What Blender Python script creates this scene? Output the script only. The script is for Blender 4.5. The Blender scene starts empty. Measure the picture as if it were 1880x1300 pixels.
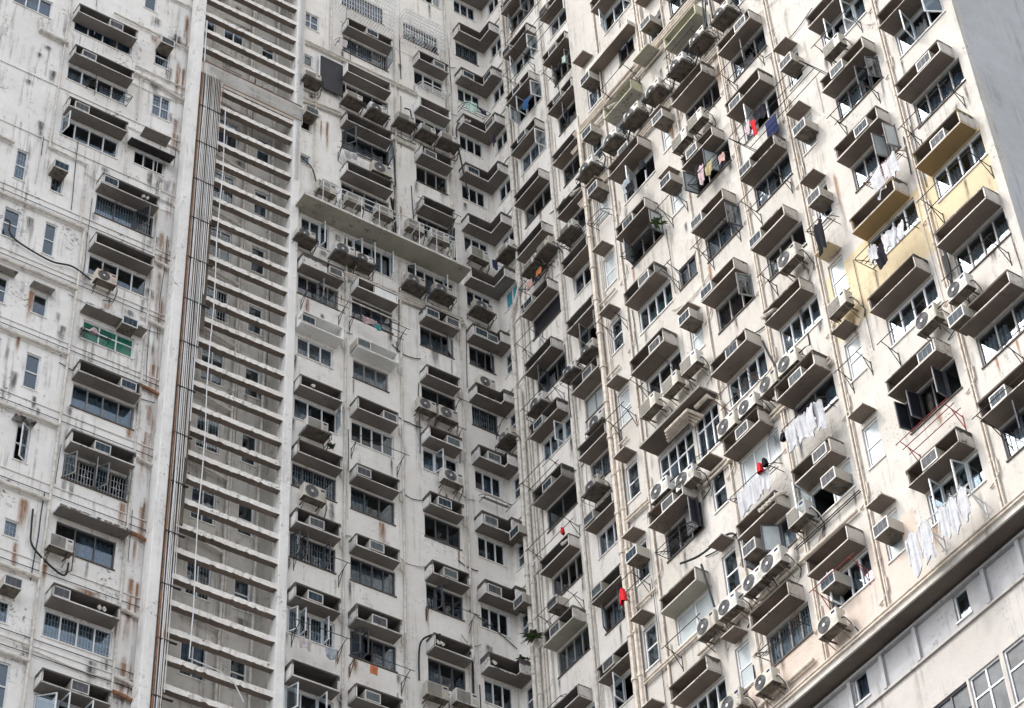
import bpy, bmesh, math, random
from mathutils import Matrix, Vector
random.seed(7)
scene = bpy.context.scene
COL = scene.collection
# ------------------------------------------------------------------ camera
cam_d = bpy.data.cameras.new('camera'); cam = bpy.data.objects.new('camera', cam_d); COL.objects.link(cam)
PITCH, YAW, ROLL = 0.79512226, 0.62837049, -0.06339989
_f = Vector((math.sin(YAW)*math.cos(PITCH), math.cos(YAW)*math.cos(PITCH), math.sin(PITCH)))
_r = Vector((math.cos(YAW), -math.sin(YAW), 0)); _u = _r.cross(_f)
_c, _s = math.cos(ROLL), math.sin(ROLL)
_r2 = _c*_r + _s*_u; _u2 = -_s*_r + _c*_u
M = Matrix(((_r2.x, _u2.x, -_f.x), (_r2.y, _u2.y, -_f.y), (_r2.z, _u2.z, -_f.z)))
cam.matrix_world = Matrix.Translation((-30.1439, -45.6794, 7.6806)) @ M.to_4x4()
cam_d.sensor_width = 36; cam_d.lens = 4327.7/1880*36; cam_d.clip_end = 3000; cam_d.clip_start = .5
scene.camera = cam
# ------------------------------------------------------------------ world, sun, exposure
SUN = Vector((-.45, .25, .60)).normalized()
world = bpy.data.worlds.new('World'); scene.world = world; world.use_nodes = True
wn = world.node_tree.nodes; bg = wn['Background']; sky = wn.new('ShaderNodeTexSky'); sky.sky_type = 'NISHITA'; sky.sun_disc = False
sky.sun_elevation = math.asin(SUN.z); sky.sun_rotation = math.atan2(SUN.x, SUN.y); sky.dust_density = 3.0; sky.air_density = 1.0; sky.ozone_density = 1.0
hs = wn.new('ShaderNodeHueSaturation'); hs.inputs['Saturation'].default_value = .28; world.node_tree.links.new(sky.outputs[0], hs.inputs['Color']); world.node_tree.links.new(hs.outputs[0], bg.inputs[0]); bg.inputs[1].default_value = 0.15
sun_d = bpy.data.lights.new('sun', 'SUN'); sun_d.energy = 0.5; sun_d.angle = math.radians(5); sun_d.color = (1, .955, .90)
sun = bpy.data.objects.new('sun', sun_d); COL.objects.link(sun); sun.rotation_euler = SUN.to_track_quat('Z', 'Y').to_euler(); sun.location = (-60, 40, 120)
vs = scene.view_settings; vs.view_transform = 'Standard'; vs.look = 'None'; vs.gamma = 1; vs.exposure = 1.66; vs.use_curve_mapping = False
scene.cycles.max_bounces = 6; scene.cycles.transparent_max_bounces = 12

# ------------------------------------------------------------------ materials
class NT:
    def __init__(s, name):
        s.m = bpy.data.materials.new(name); s.m.use_nodes = True; s.t = s.m.node_tree; s.n = s.t.nodes
        s.b = s.n['Principled BSDF']; s.out = s.n['Material Output']
    def new(s, t, **k):
        n = s.n.new('ShaderNode'+t)
        for a, v in k.items(): setattr(n, a, v)
        return n
    def lk(s, a, b): s.t.links.new(a, b)
    def val(s, sock, v):
        if hasattr(v, 'is_linked') or hasattr(v, 'links'): s.lk(v, sock)
        else: sock.default_value = v
    def math(s, op, a, b=0.0, c=None):
        n = s.new('Math', operation=op); s.val(n.inputs[0], a); s.val(n.inputs[1], b)
        if c is not None: s.val(n.inputs[2], c)
        return n.outputs[0]
    def noise(s, vec, scale, detail=4, rough=.55, dist=0):
        n = s.new('TexNoise'); s.lk(vec, n.inputs['Vector']); n.inputs['Scale'].default_value = scale
        n.inputs['Detail'].default_value = detail; n.inputs['Roughness'].default_value = rough; n.inputs['Distortion'].default_value = dist
        return n.outputs[0]
    def rng(s, v, a, b, c=0.0, d=1.0, smooth=True):
        n = s.new('MapRange'); n.interpolation_type = 'SMOOTHSTEP' if smooth else 'LINEAR'
        s.val(n.inputs[0], v)
        for i, x in enumerate((a, b, c, d)): s.val(n.inputs[i+1], x)
        return n.outputs[0]
    def mix(s, f, a, b, mode='MIX'):
        n = s.new('Mix', data_type='RGBA', blend_type=mode); s.val(n.inputs[0], f)
        for i, v in ((6, a), (7, b)):
            if isinstance(v, tuple): n.inputs[i].default_value = (*v, 1)
            else: s.lk(v, n.inputs[i])
        return n.outputs[2]
    def vmul(s, v, k, add=None):
        n = s.new('VectorMath', operation='MULTIPLY'); s.lk(v, n.inputs[0]); n.inputs[1].default_value = k
        return n.outputs[0]

def plaster(name, c1, c2, dirt=.5, streak=.5, rust=0.0, edge=None, dark=(.075, .07, .062), rough=.9):
    N = NT(name); pos = N.new('NewGeometry').outputs['Position']
    big = N.noise(pos, .55, 5, .6)
    col = N.mix(N.rng(big, .35, .65), c1, c2)
    fine = N.noise(pos, 3.2, 6, .65, .3)
    col = N.mix(N.rng(fine, .42, .72, 0, .28), col, tuple(x*.72 for x in c1))
    st = N.noise(N.vmul(pos, (5.5, 5.5, .30)), 1.0, 5, .65)
    stm = N.math('MULTIPLY', N.rng(st, .50, .70), N.rng(N.noise(pos, .8, 4, .6), .40, .60))
    col = N.mix(N.math('MULTIPLY', stm, streak), col, (.15, .138, .122))
    bl = N.noise(N.vmul(pos, (1, 1, .55)), 2.1, 8, .74, .4)
    col = N.mix(N.math('MULTIPLY', N.rng(bl, .585, .70), min(1, dirt*.75)), col, (.17, .16, .145))
    if rust:
        rs = N.noise(N.vmul(pos, (3.1, 3.1, .3)), 1.7, 4, .6)
        rm = N.math('MULTIPLY', N.rng(rs, .62, .74), N.rng(N.noise(pos, .6, 2), .5, .62))
        col = N.mix(N.math('MULTIPLY', rm, rust), col, (.32, .13, .05))
    sp = N.noise(pos, 9, 8, .76); patch = N.noise(N.vmul(pos, (1, 1, .6)), 1.1, 5, .65)
    spm = N.math('MULTIPLY', N.rng(sp, .53, .62), N.rng(patch, .52, .64))
    col = N.mix(N.math('MULTIPLY', spm, min(1, dirt*1.3)), col, dark)
    if edge:
        ob = N.new('TexCoord').outputs['Object']; sx = N.new('SeparateXYZ'); N.lk(ob, sx.inputs[0])
        rnd = N.new('ObjectInfo').outputs['Random']
        jag = N.noise(pos, 5.5, 6, .7)
        a = N.rng(sx.outputs[2], edge-.2, edge+.01, 0, .46)
        lo = N.rng(sx.outputs[2], .0, .05, .12, 0)
        e = N.math('ADD', N.math('ADD', jag, N.math('MAXIMUM', a, lo)), N.math('MULTIPLY', rnd, .2))
        em = N.rng(e, .72, .86)
        col = N.mix(N.math('MULTIPLY', em, .92), col, (.035, .032, .028))
        brown = N.rng(N.noise(pos, 2.3, 5, .65), .5, .72, 0, .4)
        col = N.mix(brown, col, (.24, .19, .15))
    N.lk(col, N.b.inputs['Base Color']); N.b.inputs['Roughness'].default_value = rough; N.b.inputs['Specular IOR Level'].default_value = .2
    bp = N.new('Bump'); bp.inputs['Strength'].default_value = .35; bp.inputs['Distance'].default_value = .03
    N.lk(N.math('ADD', N.noise(pos, 14, 6, .6), N.math('MULTIPLY', spm, -.5)), bp.inputs['Height']); N.lk(bp.outputs[0], N.b.inputs['Normal'])
    return N.m
def plain(name, c, rough=.6, metal=0, var=.15, spec=.3, sc=6):
    N = NT(name); pos = N.new('NewGeometry').outputs['Position']
    n = N.noise(pos, sc, 5, .65); d = tuple(x*(1-2.2*var) for x in c)
    N.lk(N.mix(N.rng(n, .38, .7), c, d), N.b.inputs['Base Color'])
    N.b.inputs['Roughness'].default_value = rough; N.b.inputs['Metallic'].default_value = metal; N.b.inputs['Specular IOR Level'].default_value = spec
    return N.m
def glassmat(name, tint, refl=1.0):
    N = NT(name); tr = N.new('BsdfTransparent'); tr.inputs[0].default_value = (*tint, 1)
    gl = N.new('BsdfGlossy'); gl.inputs[0].default_value = (.9, .95, 1, 1); gl.inputs['Roughness'].default_value = .04
    pos = N.new('NewGeometry').outputs['Position']; bp = N.new('Bump'); bp.inputs['Strength'].default_value = .12; bp.inputs['Distance'].default_value = .05
    N.lk(N.noise(pos, 2.0, 2), bp.inputs['Height']); N.lk(bp.outputs[0], gl.inputs['Normal'])
    fr = N.new('Fresnel'); fr.inputs[0].default_value = 1.55
    mx = N.new('MixShader'); N.lk(N.math('MINIMUM', N.math('MULTIPLY_ADD', fr.outputs[0], refl, .02), .16), mx.inputs[0]); N.lk(tr.outputs[0], mx.inputs[1]); N.lk(gl.outputs[0], mx.inputs[2])
    N.lk(mx.outputs[0], N.out.inputs[0]); return N.m
def decal(name, colr, thr=.45, amount=.9):
    N = NT(name); uv = N.new('TexCoord').outputs['UV']; sx = N.new('SeparateXYZ'); N.lk(uv, sx.inputs[0])
    pos = N.new('NewGeometry').outputs['Position']
    side = N.math('MULTIPLY', N.rng(sx.outputs[0], 0, .5), N.rng(sx.outputs[0], 1, .5))
    vert = N.math('MULTIPLY', N.rng(sx.outputs[1], 0, .75), N.rng(sx.outputs[1], 1, .88))
    n = N.noise(N.vmul(pos, (11, 11, 1.3)), 1, 5, .65); n2 = N.noise(pos, 6, 7, .72)
    env = N.math('MULTIPLY', side, vert)
    a = N.math('MULTIPLY', N.rng(N.math('ADD', N.math('MULTIPLY', N.math('ADD', n, n2), .5), N.math('MULTIPLY', env, .22)), thr-.02, thr+.46, 0, 1), env)
    a = N.math('MULTIPLY', N.math('MULTIPLY', a, N.rng(n, .3, .6, .35, 1)), amount)
    tr = N.new('BsdfTransparent'); mx = N.new('MixShader'); N.lk(a, mx.inputs[0]); N.lk(tr.outputs[0], mx.inputs[1])
    N.lk(N.mix(n2, colr, tuple(x*.45 for x in colr)), N.b.inputs['Base Color']); N.b.inputs['Roughness'].default_value = .95
    N.lk(N.b.outputs[0], mx.inputs[2]); N.lk(mx.outputs[0], N.out.inputs[0]); return N.m

MT = {}
MT['wallR'] = plaster('cream_plaster', (.525, .50, .463), (.47, .44, .40), .5, .6, .35)
MT['wallC'] = plaster('grey_white_plaster', (.82, .80, .762), (.75, .725, .685), .45, .5, .2)
MT['wallQ'] = plaster('pale_plaster', (.81, .78, .735), (.75, .715, .665), .45, .5, .2)
MT['wallL'] = plaster('weathered_white_plaster', (.83, .81, .78), (.755, .73, .695), .7, .75, .6)
MT['wallS'] = plaster('grimy_plaster', (.60, .575, .53), (.47, .445, .405), .9, .85, .3)
MT['yellow'] = plaster('yellow_paint', (.57, .475, .315), (.52, .43, .285), .35, .5, .0)
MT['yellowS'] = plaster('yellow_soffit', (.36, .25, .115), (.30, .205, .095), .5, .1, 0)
MT['pink'] = plaster('pink_plaster', (.54, .45, .385), (.52, .46, .41), .3, .4, .1)
MT['endwall'] = plaster('grey_cement', (.47, .47, .47), (.42, .42, .42), .2, .35, 0, None, (.16, .16, .16))
MT['panel'] = plaster('podium_panel_grey', (.42, .42, .425), (.35, .35, .36), .4, .6, 0)
MT['podium'] = plaster('podium_plaster', (.46, .435, .41), (.41, .385, .36), .4, .55, 0)
MT['hoodR'] = plaster('hood_concrete_cream', (.58, .545, .50), (.49, .455, .415), .7, .5, .3, .5)
MT['hoodC'] = plaster('hood_concrete_grey', (.70, .685, .66), (.60, .58, .555), .7, .6, .1, .5)
MT['hoodL'] = plaster('hood_concrete_mouldy', (.68, .665, .64), (.56, .54, .51), .95, .7, .6, .46)
MT['hoodW'] = plaster('hood_white_paint', (.80, .80, .78), (.74, .74, .72), .15, .2, 0)
MT['hoodD'] = plaster('hood_black_mould', (.22, .21, .195), (.42, .40, .38), 1.0, .8, 0, .42)
MT['hoodG'] = plaster('hood_green_paint', (.53, .51, .37), (.46, .44, .31), .5, .5, .1, .6)
MT['soffR'] = plaster('soffit_brown_shaded', (.215, .175, .148), (.15, .122, .103), .9, .1, .1)  # brown stained concrete, darkened further to put underside shade into the colour
MT['inner'] = plaster('bare_concrete_brown_shaded', (.135, .105, .088), (.085, .068, .058), .8, .4, .1)  # unpainted concrete tone deepened so the colour itself carries the hood's inside shade
MT['innerC'] = plaster('bare_concrete_grey_shaded', (.12, .11, .10), (.075, .07, .065), .8, .4, .1)  # grey version, its inside shade likewise painted into the base colour
MT['soffC'] = plaster('soffit_grey_shaded', (.22, .20, .182), (.15, .137, .125), .9, .1, .0)  # stained grey concrete with the underside shade included in its tone
MT['soffG'] = plaster('soffit_green', (.40, .385, .32), (.30, .29, .24), .8, .1, .0)
MT['fin'] = plaster('fin_concrete', (.84, .815, .77), (.75, .715, .66), .8, .45, .45)
MT['post'] = plaster('post_concrete', (.84, .825, .80), (.77, .75, .72), .6, .3, .3)
MT['ledge'] = plaster('ledge_concrete_shaded', (.15, .125, .105), (.10, .085, .072), .7, .3, 0)  # dark brown concrete, underside shade of overhang and canopy mixed into the colour
MT['alu'] = plain('white_frame', (.72, .73, .74), .45, 0, .08)
MT['dkframe'] = plain('dark_frame', (.10, .10, .11), .5)
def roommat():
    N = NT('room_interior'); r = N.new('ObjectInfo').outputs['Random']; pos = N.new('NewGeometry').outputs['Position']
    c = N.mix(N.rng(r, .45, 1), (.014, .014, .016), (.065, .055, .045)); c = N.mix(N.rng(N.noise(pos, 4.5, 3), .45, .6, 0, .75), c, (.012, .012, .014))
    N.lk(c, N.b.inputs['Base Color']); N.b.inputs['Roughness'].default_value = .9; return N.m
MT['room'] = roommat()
MT['glass'] = glassmat('window_glass', (.74, .80, .84), .75)
MT['frost'] = plain('frosted_glass', (.42, .46, .47), .3, 0, .08, .5, 2)
MT['teal'] = plain('teal_film', (.06, .30, .36), .25, 0, .1, .5)
MT['greenpane'] = plain('green_pane', (.02, .17, .11), .2, 0, .2, .5)
MT['blackpane'] = plain('black_panel', (.018, .019, .026), .5)
MT['bluepane'] = plain('blue_panel', (.010, .02, .085), .8, 0, .1, .1)
MT['darkpane'] = plain('tinted_glass', (.07, .08, .09), .3, 0, .3, .3, 2)
MT['greyframe'] = plain('bronze_frame', (.26, .25, .24), .5)
for k, c in (('w', (.50, .50, .51)), ('g', (.34, .36, .39)), ('r', (.16, .075, .07)), ('gr', (.36, .44, .40)), ('b', (.22, .28, .35))): MT['cur'+k] = plain('curtain_'+{'w': 'white', 'g': 'grey', 'r': 'maroon', 'gr': 'green', 'b': 'blue'}[k], c, .9, 0, .2)
MT['pipe'] = plain('painted_pipe', (.66, .62, .56), .55, 0, .16)
MT['pipeR'] = plain('cream_pipe', (.60, .53, .45), .55, 0, .15)
MT['steel'] = plaster('painted_conduit', (.72, .71, .69), (.62, .60, .57), .5, .5, 1.0)
MT['rustpipe'] = plain('rusty_pipe', (.30, .15, .08), .8, 0, .25)
MT['cable'] = plain('black_cable', (.022, .022, .024), .6)
MT['iron'] = plain('black_iron', (.035, .032, .032), .6)
MT['rustiron'] = plain('rusty_iron', (.17, .085, .05), .85)
MT['rediron'] = plain('red_paint_iron', (.30, .05, .05), .6)
MT['acw'] = plaster('ac_white', (.62, .61, .585), (.55, .53, .49), .45, .55, .5, rough=.5)
MT['acb'] = plaster('ac_beige', (.48, .455, .40), (.40, .37, .32), .6, .6, .6, rough=.5)
MT['acy'] = plaster('ac_yellowed', (.56, .53, .46), (.48, .45, .38), .5, .6, .6, rough=.5)
MT['acfan'] = plain('ac_fan_recess', (.12, .12, .122), .6)
MT['acd'] = plain('ac_dark_fins', (.06, .075, .095), .45, 0, .2)
MT['acg'] = plain('ac_grey_grille', (.23, .23, .24), .5, 0, .15)
MT['acund'] = plain('ac_underside', (.16, .135, .11), .7, 0, .3)
MT['acrust'] = plaster('ac_rusty', (.66, .62, .56), (.55, .44, .35), .7, .5, 1.0)
MT['rust'] = decal('rust_stain', (.42, .20, .085), .26, .85); MT['grime'] = decal('grime_stain', (.06, .055, .05), .40, .85); MT['peel'] = decal('peeled_paint', (.30, .30, .30), .42, .95)
MT['asphalt'] = plain('street_asphalt', (.11, .11, .11), .9)
MT['leaf'] = plain('leaf', (.07, .12, .035), .6, 0, .3)
def fab(n, c): MT[n] = plain('fabric_'+n, c, .95, 0, .1, .1, 9)
for n, c in dict(white=(.47, .475, .495), black=(.015, .015, .02), red=(.60, .03, .04), mint=(.50, .66, .60), navy=(.03, .045, .09), pinkc=(.50, .38, .40), orange=(.55, .20, .09), salmon=(.56, .36, .32), tealc=(.05, .28, .27), greyc=(.30, .33, .36), floral=(.58, .54, .55), purple=(.04, .02, .05), bluec=(.04, .11, .26), yellowc=(.34, .30, .17)).items(): fab(n, c)

# ------------------------------------------------------------------ mesh helpers
class MB:
    def __init__(s): s.v = []; s.f = []; s.m = []; s.mats = []; s.uv = None
    def mi(s, m):
        if m not in s.mats: s.mats.append(m)
        return s.mats.index(m)
    def face(s, pts, m):
        n = len(s.v); s.v += [tuple(p) for p in pts]; s.f.append(tuple(range(n, n+len(pts)))); s.m.append(s.mi(m)); return s
    def box(s, x0, x1, y0, y1, z0, z1, m, bot=None, inward=False):
        if x0 > x1: x0, x1 = x1, x0
        if y0 > y1: y0, y1 = y1, y0
        if z0 > z1: z0, z1 = z1, z0
        n = len(s.v); s.v += [(x0, y0, z0), (x1, y0, z0), (x1, y1, z0), (x0, y1, z0), (x0, y0, z1), (x1, y0, z1), (x1, y1, z1), (x0, y1, z1)]
        F = [(0, 3, 2, 1), (4, 5, 6, 7), (0, 1, 5, 4), (1, 2, 6, 5), (2, 3, 7, 6), (3, 0, 4, 7)]
        for i, f in enumerate(F):
            s.f.append(tuple(n+k for k in f)); s.m.append(s.mi(bot if (i == 0 and bot) else m))
        return s
    def tube(s, pts, r, m, n=8, closed=False):
        pts = [Vector(p) for p in pts]; rings = []
        for i, p in enumerate(pts):
            d = (pts[min(i+1, len(pts)-1)]-pts[max(i-1, 0)]).normalized()
            a = d.cross(Vector((0, 0, 1)) if abs(d.z) < .9 else Vector((0, 1, 0))).normalized(); b = d.cross(a)
            base = len(s.v)
            for k in range(n):
                t = 2*math.pi*k/n; s.v.append(tuple(p+r*(math.cos(t)*a+math.sin(t)*b)))
            rings.append(base)
        mi = s.mi(m)
        for q in range(len(rings)-1):
            for k in range(n):
                s.f.append((rings[q]+k, rings[q+1]+k, rings[q+1]+(k+1) % n, rings[q]+(k+1) % n)); s.m.append(mi)
        s.f.append(tuple(rings[0]+k for k in range(n))); s.m.append(mi)
        s.f.append(tuple(rings[-1]+k for k in reversed(range(n)))); s.m.append(mi)
        return s
    def disc(s, c, r, m, n=20, ax='y'):
        b = len(s.v)
        for k in range(n):
            t = 2*math.pi*k/n; s.v.append((c[0]+r*math.cos(t), c[1], c[2]+r*math.sin(t)))
        s.f.append(tuple(b+k for k in range(n))); s.m.append(s.mi(m)); return s
    def ring(s, c, r0, r1, m, n=20, dy=.012):
        b = len(s.v)
        for k in range(n):
            t = 2*math.pi*k/n; cs, sn = math.cos(t), math.sin(t)
            s.v += [(c[0]+r0*cs, c[1], c[2]+r0*sn), (c[0]+r1*cs, c[1], c[2]+r1*sn), (c[0]+(r0+r1)/2*cs, c[1]-dy, c[2]+(r0+r1)/2*sn)]
        mi = s.mi(m)
        for k in range(n):
            j = (k+1) % n
            s.f += [(b+3*k, b+3*j, b+3*j+2, b+3*k+2), (b+3*k+2, b+3*j+2, b+3*j+1, b+3*k+1)]; s.m += [mi, mi]
        return s
    def mesh(s, name, bevel=0, smooth=False, jit=0, recalc=True):
        me = bpy.data.meshes.new(name); me.from_pydata(s.v, [], s.f)
        for m in s.mats: me.materials.append(MT[m])
        me.polygons.foreach_set('material_index', s.m)
        if bevel or recalc:
            bm = bmesh.new(); bm.from_mesh(me)
            if bevel:
                bmesh.ops.remove_doubles(bm, verts=bm.verts, dist=1e-5)
                bmesh.ops.bevel(bm, geom=[e for e in bm.edges if len(e.link_faces) == 2 and e.calc_face_angle(0) > .5], offset=bevel, segments=1, affect='EDGES')
            if recalc: bmesh.ops.recalc_face_normals(bm, faces=bm.faces)
            if jit:
                for v in bm.verts: v.co += Vector((random.uniform(-jit, jit), random.uniform(-jit, jit), random.uniform(-jit, jit)))
            bm.to_mesh(me); bm.free()
        if smooth: me.polygons.foreach_set('use_smooth', [True]*len(me.polygons))
        me.update(); return me
def obj(name, data, parent=None, loc=(0, 0, 0), rz=0.0, scale=None, rot=None):
    o = bpy.data.objects.new(name, data); COL.objects.link(o); o.location = loc; o.rotation_euler = rot if rot else (0, 0, rz)
    if scale: o.scale = scale
    if parent: o.parent = parent
    return o
def tag(o, label, cat, group=None):
    o['label'] = label; o['category'] = cat
    if group: o['group'] = group
    return o
CACHE = {}
def cached(key, fn):
    if key not in CACHE: CACHE[key] = fn()
    return CACHE[key]
R90 = -math.pi/2
QX = 2.6
def pos(w, s, z, o=0.0):
    if w == 'C': return (s, -o, z)
    if w == 'L': return (s, .39-o, z)
    if w == 'S': return (s, 1.1-o, z)
    if w == 'R': return (-o, -s, z)
    if w == 'Q': return (QX-o, -s, z)
    if w == 'D': return (.5-o, -s, z)
def rz(w): return R90 if w in 'RQD' else 0.0

# ------------------------------------------------------------------ layout tables (metres; s runs right along each wall, z up)
HB = lambda n: .25+2.8*n
COLS = dict(L1=('L', -12.43, -10.46), C1=('C', -5.40, -3.88), C2=('C', -3.36, -1.82), C2u=('C', -3.82, -1.9), C3=('C', -.73, .57), C4=('C', 1.17, 2.1),
            R1=('Q', 1.87, 3.45), R2=('Q', 4.26, 5.75), R3=('R', 10.37, 11.9), R4=('R', 13.56, 15.1), R5=('R', 15.77, 17.27), R6=('R', 19.31, 21.02), R7=('R', 21.74, 23.45))
DZ = dict(R1=.2, R2=.15, C3=.07, C4=.1, L1=.1)
HOODS = []   # (col, n, kind)
def hz(col, n): return HB(n)+DZ.get(col[:2], 0)+(.03*(n-20) if col in ('C4', 'R1') and n > 20 else 0)
for c, ns in dict(R7=range(15, 21), R6=range(15, 23), R5=range(15, 24), R4=range(15, 25), R3=(15, 16, 17, 19, 20, 21, 22, 23, 25), R1=range(16, 31), R2=range(16, 30),
                  C1=range(16, 24), C2=range(16, 24), C2u=range(25, 29), C3=(16, 17, 18, 19, 20, 21, 22, 23, 25, 26, 27, 28, 30, 31), L1=(15, 16, 17, 19, 20, 22, 23)).items():
    for n in ns: HOODS.append((c, n))
WINS = []
def addwin(w, s0, s1, z0, z1, p=3, c='g', op=(), tr=None, fr='alu', grille=0, pane='glass', tag_=None): WINS.append(dict(w=w, s0=s0, s1=s1, z0=z0, z1=z1, p=p, c=c, op=op, tr=tr, fr=fr, grille=grille, pane=pane))
WO = {('R7', 20): dict(p=3, c='w', op=((1, 75, 'l'), (2, 60, 'r'))), ('R7', 19): dict(p=4, c='b'), ('R7', 18): dict(p=4, c='w'), ('R7', 17): dict(p=4, c='w'), ('R7', 16): dict(p=3, c='w'), ('R7', 15): dict(p=3, c='w', op=((1, 60, 'l'),)),
      ('R6', 22): dict(c='w'), ('R6', 21): dict(p=4, c='w', op=((1, 80, 'l'), (2, 85, 'r'))), ('R6', 20): dict(p=4, c='w', op=((2, 75, 'r'), (3, 70, 'r'))), ('R6', 19): dict(p=4, c='w', op=((2, 80, 'r'), (3, 78, 'r')), sp='frost'), ('R6', 18): dict(p=4, c='w'), ('R6', 17): dict(p=4, c='w'),
      ('R6', 16): dict(p=4, c='d', op=((0, 100, 'l'), (1, 95, 'l'), (2, 95, 'r')), fr='dkframe', sp='blackpane'), ('R6', 15): dict(p=4, c='w', op=((1, 85, 'l'), (2, 80, 'r'))),
      ('R5', 22): dict(p=3, c='w', op=((1, 50, 'l'),)), ('R5', 21): dict(p=3, c='d', op=((1, 80, 'l'),), sp='frost'), ('R5', 20): dict(p=3, c='w'), ('R5', 19): dict(p=3, c='r'), ('R5', 18): dict(p=4, c='w'), ('R5', 17): dict(p=2, c='b', fr='dkframe'), ('R5', 16): dict(p=2, c='d', pane='frost', op=((0, 80, 'l'),)), ('R5', 15): dict(p=4, c='g', op=((1, 90, 'l'),)),
      ('R4', 21): dict(p=3, c='d', op=((0, 100, 'l'), (1, 80, 'r')), sp='frost', fr='dkframe'), ('R4', 20): dict(p=3, c='g', op=((2, 80, 'r'),)), ('R4', 19): dict(p=3, c='r', op=((2, 75, 'r'),)), ('R4', 18): dict(p=4, c='w'), ('R4', 17): dict(p=3, c='d', pane='frost'), ('R4', 16): dict(p=3, c='w', op=((0, 80, 'l'), (1, 60, 'r')), sp='frost'), ('R4', 15): dict(p=4, c='w', grille=1),
      ('R3', 22): dict(p=3, c='d', op=((1, 70, 'l'),), sp='frost'), ('R3', 21): dict(p=3, c='d', op=((0, 70, 'l'), (2, 90, 'r')), sp='frost', fr='dkframe'), ('R3', 20): dict(p=4, c='gr'), ('R3', 19): dict(p=3, c='r'), ('R3', 17): dict(p=3, c='d', fr='dkframe', op=((2, 95, 'r'),), sp='blackpane'), ('R3', 16): dict(p=2, c='d', pane='frost'), ('R3', 15): dict(p=4, c='g'),
      ('R1', 27): dict(p=3, c='d', op=((0, 80, 'l'), (1, 85, 'l'), (2, 80, 'r'))), ('R1', 24): dict(p=3, c='gr', pane='frost'), ('R1', 23): dict(p=1, c='d', pane='blackpane', fr='dkframe'), ('R1', 22): dict(p=3, c='g', op=((1, 75, 'l'),)), ('R1', 20): dict(p=2, c='d', fr='dkframe'), ('R1', 18): dict(p=4, c='g'),
      ('R2', 26): dict(p=3, c='w', op=((1, 60, 'l'),)), ('R2', 22): dict(p=3, c='w', op=((1, 80, 'l'), (2, 70, 'r'))), ('R2', 21): dict(p=3, c='d', pane='frost'),
      ('C1', 23): dict(p=4, c='g', op=((2, 85, 'l'),)), ('C1', 22): dict(p=3, c='b', sh=.18), ('C2', 22): dict(p=3, c='b', sh=.18), ('C1', 19): dict(p=4, c='d', grille=1, op=((0, 60, 'l'), (1, 85, 'l'), (3, 85, 'l'))), ('C1', 18): dict(p=4, c='d', grille=1, op=((0, 60, 'l'), (1, 85, 'l'), (3, 88, 'l'))), ('C1', 17): dict(p=3, c='d', op=((0, 70, 'l'), (2, 85, 'l'))),
      ('C2', 20): dict(p=3, c='b'), ('C2', 19): dict(p=4, c='g'), ('C2', 18): dict(p=4, c='b', op=((0, 55, 'l'), (1, 85, 'l'))), ('C2', 21): dict(p=4, c='d'), ('C3', 23): dict(p=3, c='g', op=((2, 35, 'r'),), sp='frost', fr='dkframe'), ('C3', 22): dict(p=2, c='d', fr='dkframe'), ('C3', 20): dict(p=3, c='d', fr='dkframe'), ('C3', 18): dict(p=3, c='g'),
      ('L1', 23): dict(p=3, c='g', grille=1, op=((2, 60, 'l'),)), ('L1', 22): dict(p=4, c='d'), ('L1', 20): dict(p=4, c='b'), ('L1', 19): dict(p=4, c='d', grille=1, op=((0, 60, 'l'), (1, 75, 'r'), (2, 60, 'l'), (3, 80, 'r'))), ('L1', 17): dict(p=4, c='g', grille=1), ('L1', 16): dict(p=3, c='d', op=((0, 45, 'l'), (1, 85, 'l'), (2, 85, 'l')))}
SASHP = {}
rw = random.Random(3)
for col, n in HOODS:
    w, s0, s1 = COLS[col]; b = hz(col, n); o = WO.get((col, n), dict(p=rw.choice((3, 4, 3)), c=rw.choice('ggbdwd' if w != 'R' else 'wwgwb'), grille=int(rw.random() < .25), op=rw.choice(((), (), (), ((1, 75, 'l'),), ((0, 60, 'l'), (2, 80, 'r')), ((2, 85, 'r'),)))))
    sh = o.get('sh', 0); d = .07 if w in 'RQ' else .09
    if n == 17 and col == 'C1': pass
    addwin(w, s0+d+sh*.3-.03, s1+d-sh-.02, b-.97, b-.05-sh*.5, o.get('p', 3), o.get('c', 'g'), o.get('op', ()), None, o.get('fr', rw.choice(('alu', 'alu', 'alu', 'greyframe', 'dkframe'))), o.get('grille', 0), o.get('pane', 'glass'))
    WINS[-1]['sp'] = o.get('sp', 'glass')
# corner windows (left arm and right arm under the L-shaped hoods)
for n in range(17, 32):
    b = hz('C4', n)
    addwin('C', 1.28, 2.3 if n > 17 else 2.2, b-.97, b-.08, 3, rw.choice('ggdb'), ((2, 40, 'r'),) if n == 23 else (), None, 'dkframe' if n in (23, 22, 29) else 'alu', int(n in (29, 22)))
    if n >= 24: addwin('Q', .4, 1.2, b-.97, b-.08, 2, rw.choice('dg'), (), None, 'alu', 0, 'teal' if n == 24 else 'glass')
    else: addwin('Q', .18, .62, b-1.15, b-.15, 1, 'd', (), .5)
# narrow bathroom windows
BATH = dict(S=('R', 17.9, 18.42, [42.75+2.823*k for k in range(0, 7)]), G=('R', 12.47, 12.97, [42.78, 45.67, 48.4, 54.03, 59.75, 62.6]), P=('R', 9.13, 9.62, [42.85, 45.68, 48.47, 51.34, 54.12, 57.03, 59.76, 62.7, 65.35]))
for k, (w, a, b, zs) in BATH.items():
    for i, z in enumerate(zs):
        if k == 'G' and i in (0, 2): pass
        t = rw.random()
        addwin(w, a-.03, b+.0, z-1.42, z-.16, 1, 'w' if t < .3 else 'd', (), .5, 'alu', int(t > .75), 'frost' if .3 < t < .72 else 'glass')
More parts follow.
